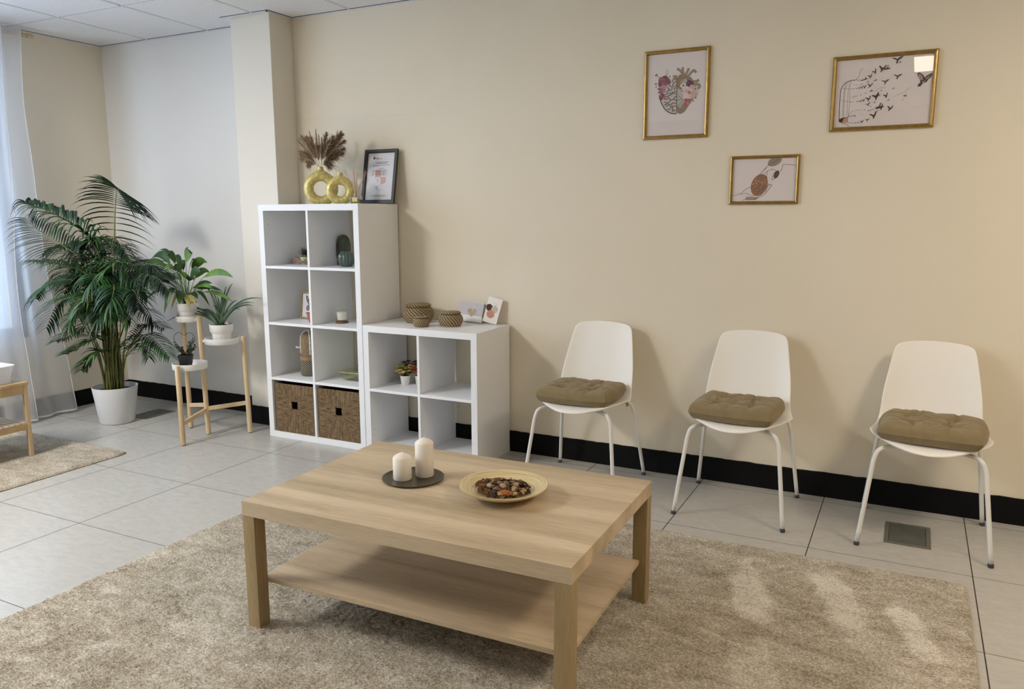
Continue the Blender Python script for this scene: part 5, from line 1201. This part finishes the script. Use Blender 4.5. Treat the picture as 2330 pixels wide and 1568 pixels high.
# ================================================================== ARECA PALM
PP_ = Vector((-1.967, -.590, 0))
e = empty('potted_palm', PP_, 0, 'large bushy palm in a white round pot in the corner', 'plant')
lathe_obj('pot', [(0, .001), (.106, .001), (.111, .006), (.143, .244), (.144, .252), (.141, .253), (.137, .250), (.131, .20), (0, .20)], M['potwhite'], e, n=72)
lathe_obj('soil', [(0, .205), (.131, .205), (.130, .219), (.06, .224), (0, .226)], M['soil'], e)
def q(x, y, dp): return on(x*.3825, y*.3825+380, 1, PP_.y+dp)-PP_
g = MB(); gs = MB(); rnd = random.Random(31)
def frond(path, nl, L, w, mats, droop=.35, start=.30, spread=1.0, fwd=.55, up=Vector((0, 0, 1)), flatness=.5, tipL=.5, rw=.0045, cane=True):
    """path: list of (px, py, depth) from inside the clump to the tip; leaflets both sides"""
    ctrl = [q(*p) for p in path]; P = smooth_path(ctrl, 7); N = len(P)-1
    b = Vector((rnd.uniform(-.05, .05), rnd.uniform(-.05, .05), .215))
    if cane:
        k0 = P[0]; C_ = bez(b, Vector((b.x*1.1+(k0.x-b.x)*.25, b.y*1.1+(k0.y-b.y)*.25, b.z+(k0.z-b.z)*.62)), k0, 12)
        gs.tube(C_, [.0062*(1-.4*i/12) for i in range(13)], 7, M['cane'] if rnd.random() < .72 else M['caned'])
    gs.tube(P, [rw*(1-.75*i/N) for i in range(N+1)], 6, M['cane'])
    nl = int(nl*1.25)
    for i in range(nl):
        t = start*.2+(1-start*.2)*(i+.5)/nl; fi = t*N; k = min(int(fi), N-1); p = P[k].lerp(P[k+1], fi-k); d = (P[k+1]-P[k]).normalized()
        side0 = d.cross(up)
        if side0.length < .1: side0 = d.cross(Vector((0, 1, 0)))
        side0.normalize(); nrm = side0.cross(d).normalized()
        env = math.sin(PI*(.16+.74*t))**.7 if t < .75 else (1-(t-.75)/.25*(1-tipL))*math.sin(PI*(.16+.74*.75))**.7
        for s in (-1, 1):
            l = L*env*rnd.uniform(.88, 1.1); o = (side0*s*spread+d*(fwd+.5*t*min(1, fwd*2))+nrm*flatness*rnd.uniform(.6, 1.2)).normalized()
            a = p; m1 = p+o*l*.5; e2 = p+o*l*.97+Vector((0, 0, -droop*l*rnd.uniform(.8, 1.25))); ct = p+o*l*.62
            Q = bez(a, ct, e2, 6); ws = [w*1.45*v for v in (.35, .9, 1, .9, .66, .36, .04)]
            g.blade(Q, ws, o.cross(up)+Vector((rnd.uniform(-.2, .2), rnd.uniform(-.2, .2), 0)), mats[0] if rnd.random() < .8 else mats[1], .35)
A_, B_, C_ = M['palm'], M['palml'], M['palmd']
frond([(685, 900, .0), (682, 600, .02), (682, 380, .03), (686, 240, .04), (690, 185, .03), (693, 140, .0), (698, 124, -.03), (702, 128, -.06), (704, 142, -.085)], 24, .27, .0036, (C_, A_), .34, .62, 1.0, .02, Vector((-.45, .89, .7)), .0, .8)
frond([(620, 760, .0), (600, 560, -.05), (520, 410, -.12), (400, 320, -.18), (260, 250, -.22), (110, 205, -.24)], 34, .26, .0068, (A_, C_), .75, .3, .7, .55, Vector((0, -.3, 1)), .75, .6)
frond([(560, 640, -.05), (450, 520, -.15), (330, 440, -.2), (215, 365, -.22), (150, 305, -.24)], 24, .27, .0050, (C_, A_), .40, .4, 1, .55, Vector((0, -.5, 1)), .2, .8)
frond([(620, 700, .04), (540, 520, .05), (430, 470, .0), (300, 480, -.03), (200, 470, -.06)], 26, .22, .0055, (A_, C_), .7, .3, .9, .55, Vector((0, -.3, 1)), .5, .6)
frond([(600, 760, -.05), (520, 640, -.18), (400, 590, -.25), (280, 565, -.28), (190, 562, -.30)], 26, .21, .0048, (A_, C_), .55, .3)
frond([(600, 820, -.05), (500, 700, -.15), (380, 670, -.2), (270, 700, -.23), (170, 780, -.24)], 28, .20, .0050, (A_, C_), .5, .3, .9, .55, Vector((0, -.5, 1)), .2)
frond([(600, 860, -.08), (520, 780, -.2), (440, 770, -.25), (340, 820, -.28), (275, 960, -.28)], 26, .19, .0048, (A_, C_), .55)
frond([(640, 1000, -.05), (560, 900, -.1), (480, 960, -.14), (400, 1010, -.16), (345, 1035, -.18)], 22, .17, .0048, (A_, C_), .35)
frond([(645, 1060, -.03), (600, 1010, -.10), (540, 1030, -.16), (460, 1080, -.2), (395, 1110, -.22)], 22, .16, .0060, (A_, B_), .25)
frond([(650, 1120, -.02), (600, 1090, -.10), (560, 1110, -.14), (510, 1160, -.16), (485, 1205, -.16)], 12, .13, .0085, (A_, B_), .5)
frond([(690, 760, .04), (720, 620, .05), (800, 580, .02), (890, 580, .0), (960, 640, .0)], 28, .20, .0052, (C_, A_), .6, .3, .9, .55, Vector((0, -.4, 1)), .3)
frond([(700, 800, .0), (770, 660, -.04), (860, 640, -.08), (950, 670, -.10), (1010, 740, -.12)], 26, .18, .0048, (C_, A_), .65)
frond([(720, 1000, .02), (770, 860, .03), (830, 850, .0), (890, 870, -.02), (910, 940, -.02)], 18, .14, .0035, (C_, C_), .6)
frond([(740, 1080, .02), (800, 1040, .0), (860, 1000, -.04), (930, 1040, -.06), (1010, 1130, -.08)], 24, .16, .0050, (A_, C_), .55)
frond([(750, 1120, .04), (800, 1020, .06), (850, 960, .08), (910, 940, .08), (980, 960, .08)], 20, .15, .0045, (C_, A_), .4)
frond([(745, 1140, .0), (790, 1080, -.03), (840, 1050, -.06), (875, 1070, -.08), (885, 1130, -.09)], 16, .11, .0045, (A_, C_), .6)
frond([(660, 800, -.1), (670, 720, -.18), (680, 700, -.26), (672, 760, -.34), (640, 860, -.38)], 24, .16, .0055, (A_, C_), .7, .3, 1.2)
frond([(620, 800, -.08), (600, 690, -.18), (590, 640, -.25), (560, 660, -.32), (520, 740, -.36)], 24, .16, .0055, (A_, C_), .7, .3, 1.2)
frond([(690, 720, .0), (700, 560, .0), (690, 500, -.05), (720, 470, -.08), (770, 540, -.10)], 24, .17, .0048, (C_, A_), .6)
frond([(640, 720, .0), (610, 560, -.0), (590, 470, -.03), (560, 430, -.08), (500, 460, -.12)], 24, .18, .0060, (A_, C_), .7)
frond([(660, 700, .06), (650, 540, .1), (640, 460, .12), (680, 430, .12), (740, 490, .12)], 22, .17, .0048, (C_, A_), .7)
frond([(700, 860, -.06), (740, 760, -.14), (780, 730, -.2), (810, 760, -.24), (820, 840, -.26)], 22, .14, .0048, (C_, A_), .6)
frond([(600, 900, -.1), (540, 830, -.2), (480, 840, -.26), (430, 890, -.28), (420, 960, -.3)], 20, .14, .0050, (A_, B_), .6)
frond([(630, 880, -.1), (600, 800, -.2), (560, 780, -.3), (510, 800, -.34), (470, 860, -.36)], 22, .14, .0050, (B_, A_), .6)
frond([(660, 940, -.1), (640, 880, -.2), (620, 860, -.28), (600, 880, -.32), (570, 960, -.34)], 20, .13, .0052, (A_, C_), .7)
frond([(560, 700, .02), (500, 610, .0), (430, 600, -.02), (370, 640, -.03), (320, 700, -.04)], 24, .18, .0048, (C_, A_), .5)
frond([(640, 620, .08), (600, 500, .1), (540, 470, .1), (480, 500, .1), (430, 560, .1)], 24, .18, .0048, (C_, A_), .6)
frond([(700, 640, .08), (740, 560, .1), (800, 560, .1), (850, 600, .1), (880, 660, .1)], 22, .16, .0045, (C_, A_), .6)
for k in range(26):   # dense heart of the clump
    x0, y0 = rnd.uniform(520, 720), rnd.uniform(640, 900); dx = rnd.uniform(-170, 170); dp = rnd.uniform(-.30, .12)
    frond([(640+rnd.uniform(-40, 40), y0+150, dp*.2), (x0, y0, dp*.6), (x0+dx*.5, y0-rnd.uniform(60, 130), dp*.9), (x0+dx, y0-rnd.uniform(30, 110), dp), (x0+dx*1.35, y0+rnd.uniform(-20, 90), dp)], 18, .15, .0052, rnd.choice([(A_, C_), (C_, A_), (A_, B_)]), .6, cane=False)
for k in range(18): # bare canes and sheaths
    a = rnd.uniform(0, 2*PI); r = rnd.uniform(.01, .06); b = Vector((r*math.cos(a), r*math.sin(a), .21)); t_ = Vector((b.x*3.4+rnd.uniform(-.05, .05), b.y*2.2-.02, rnd.uniform(.62, .95)))
    gs.tube(bez(b, Vector((b.x*1.2, b.y*1.2, .5)), t_, 8), [.0056-.0004*i for i in range(9)], 6, rnd.choice([M['cane'], M['cane'], M['caned']]))
def keep_clear(b):   # foliage pressed back from the curtain and the walls
    for i, (x, y, z) in enumerate(b.v):
        wx, wy = x+PP_.x, y+PP_.y
        if wx < -2.36: wx = -2.36+(wx+2.36)*.10
        if wy > -.10: wy = -.10+(wy+.10)*.25
        b.v[i] = (wx-PP_.x, min(wy, -.012)-PP_.y, z)
keep_clear(g); keep_clear(gs)
gs.build('canes', None, e, smooth=True); g.build('fronds', None, e, smooth=True)
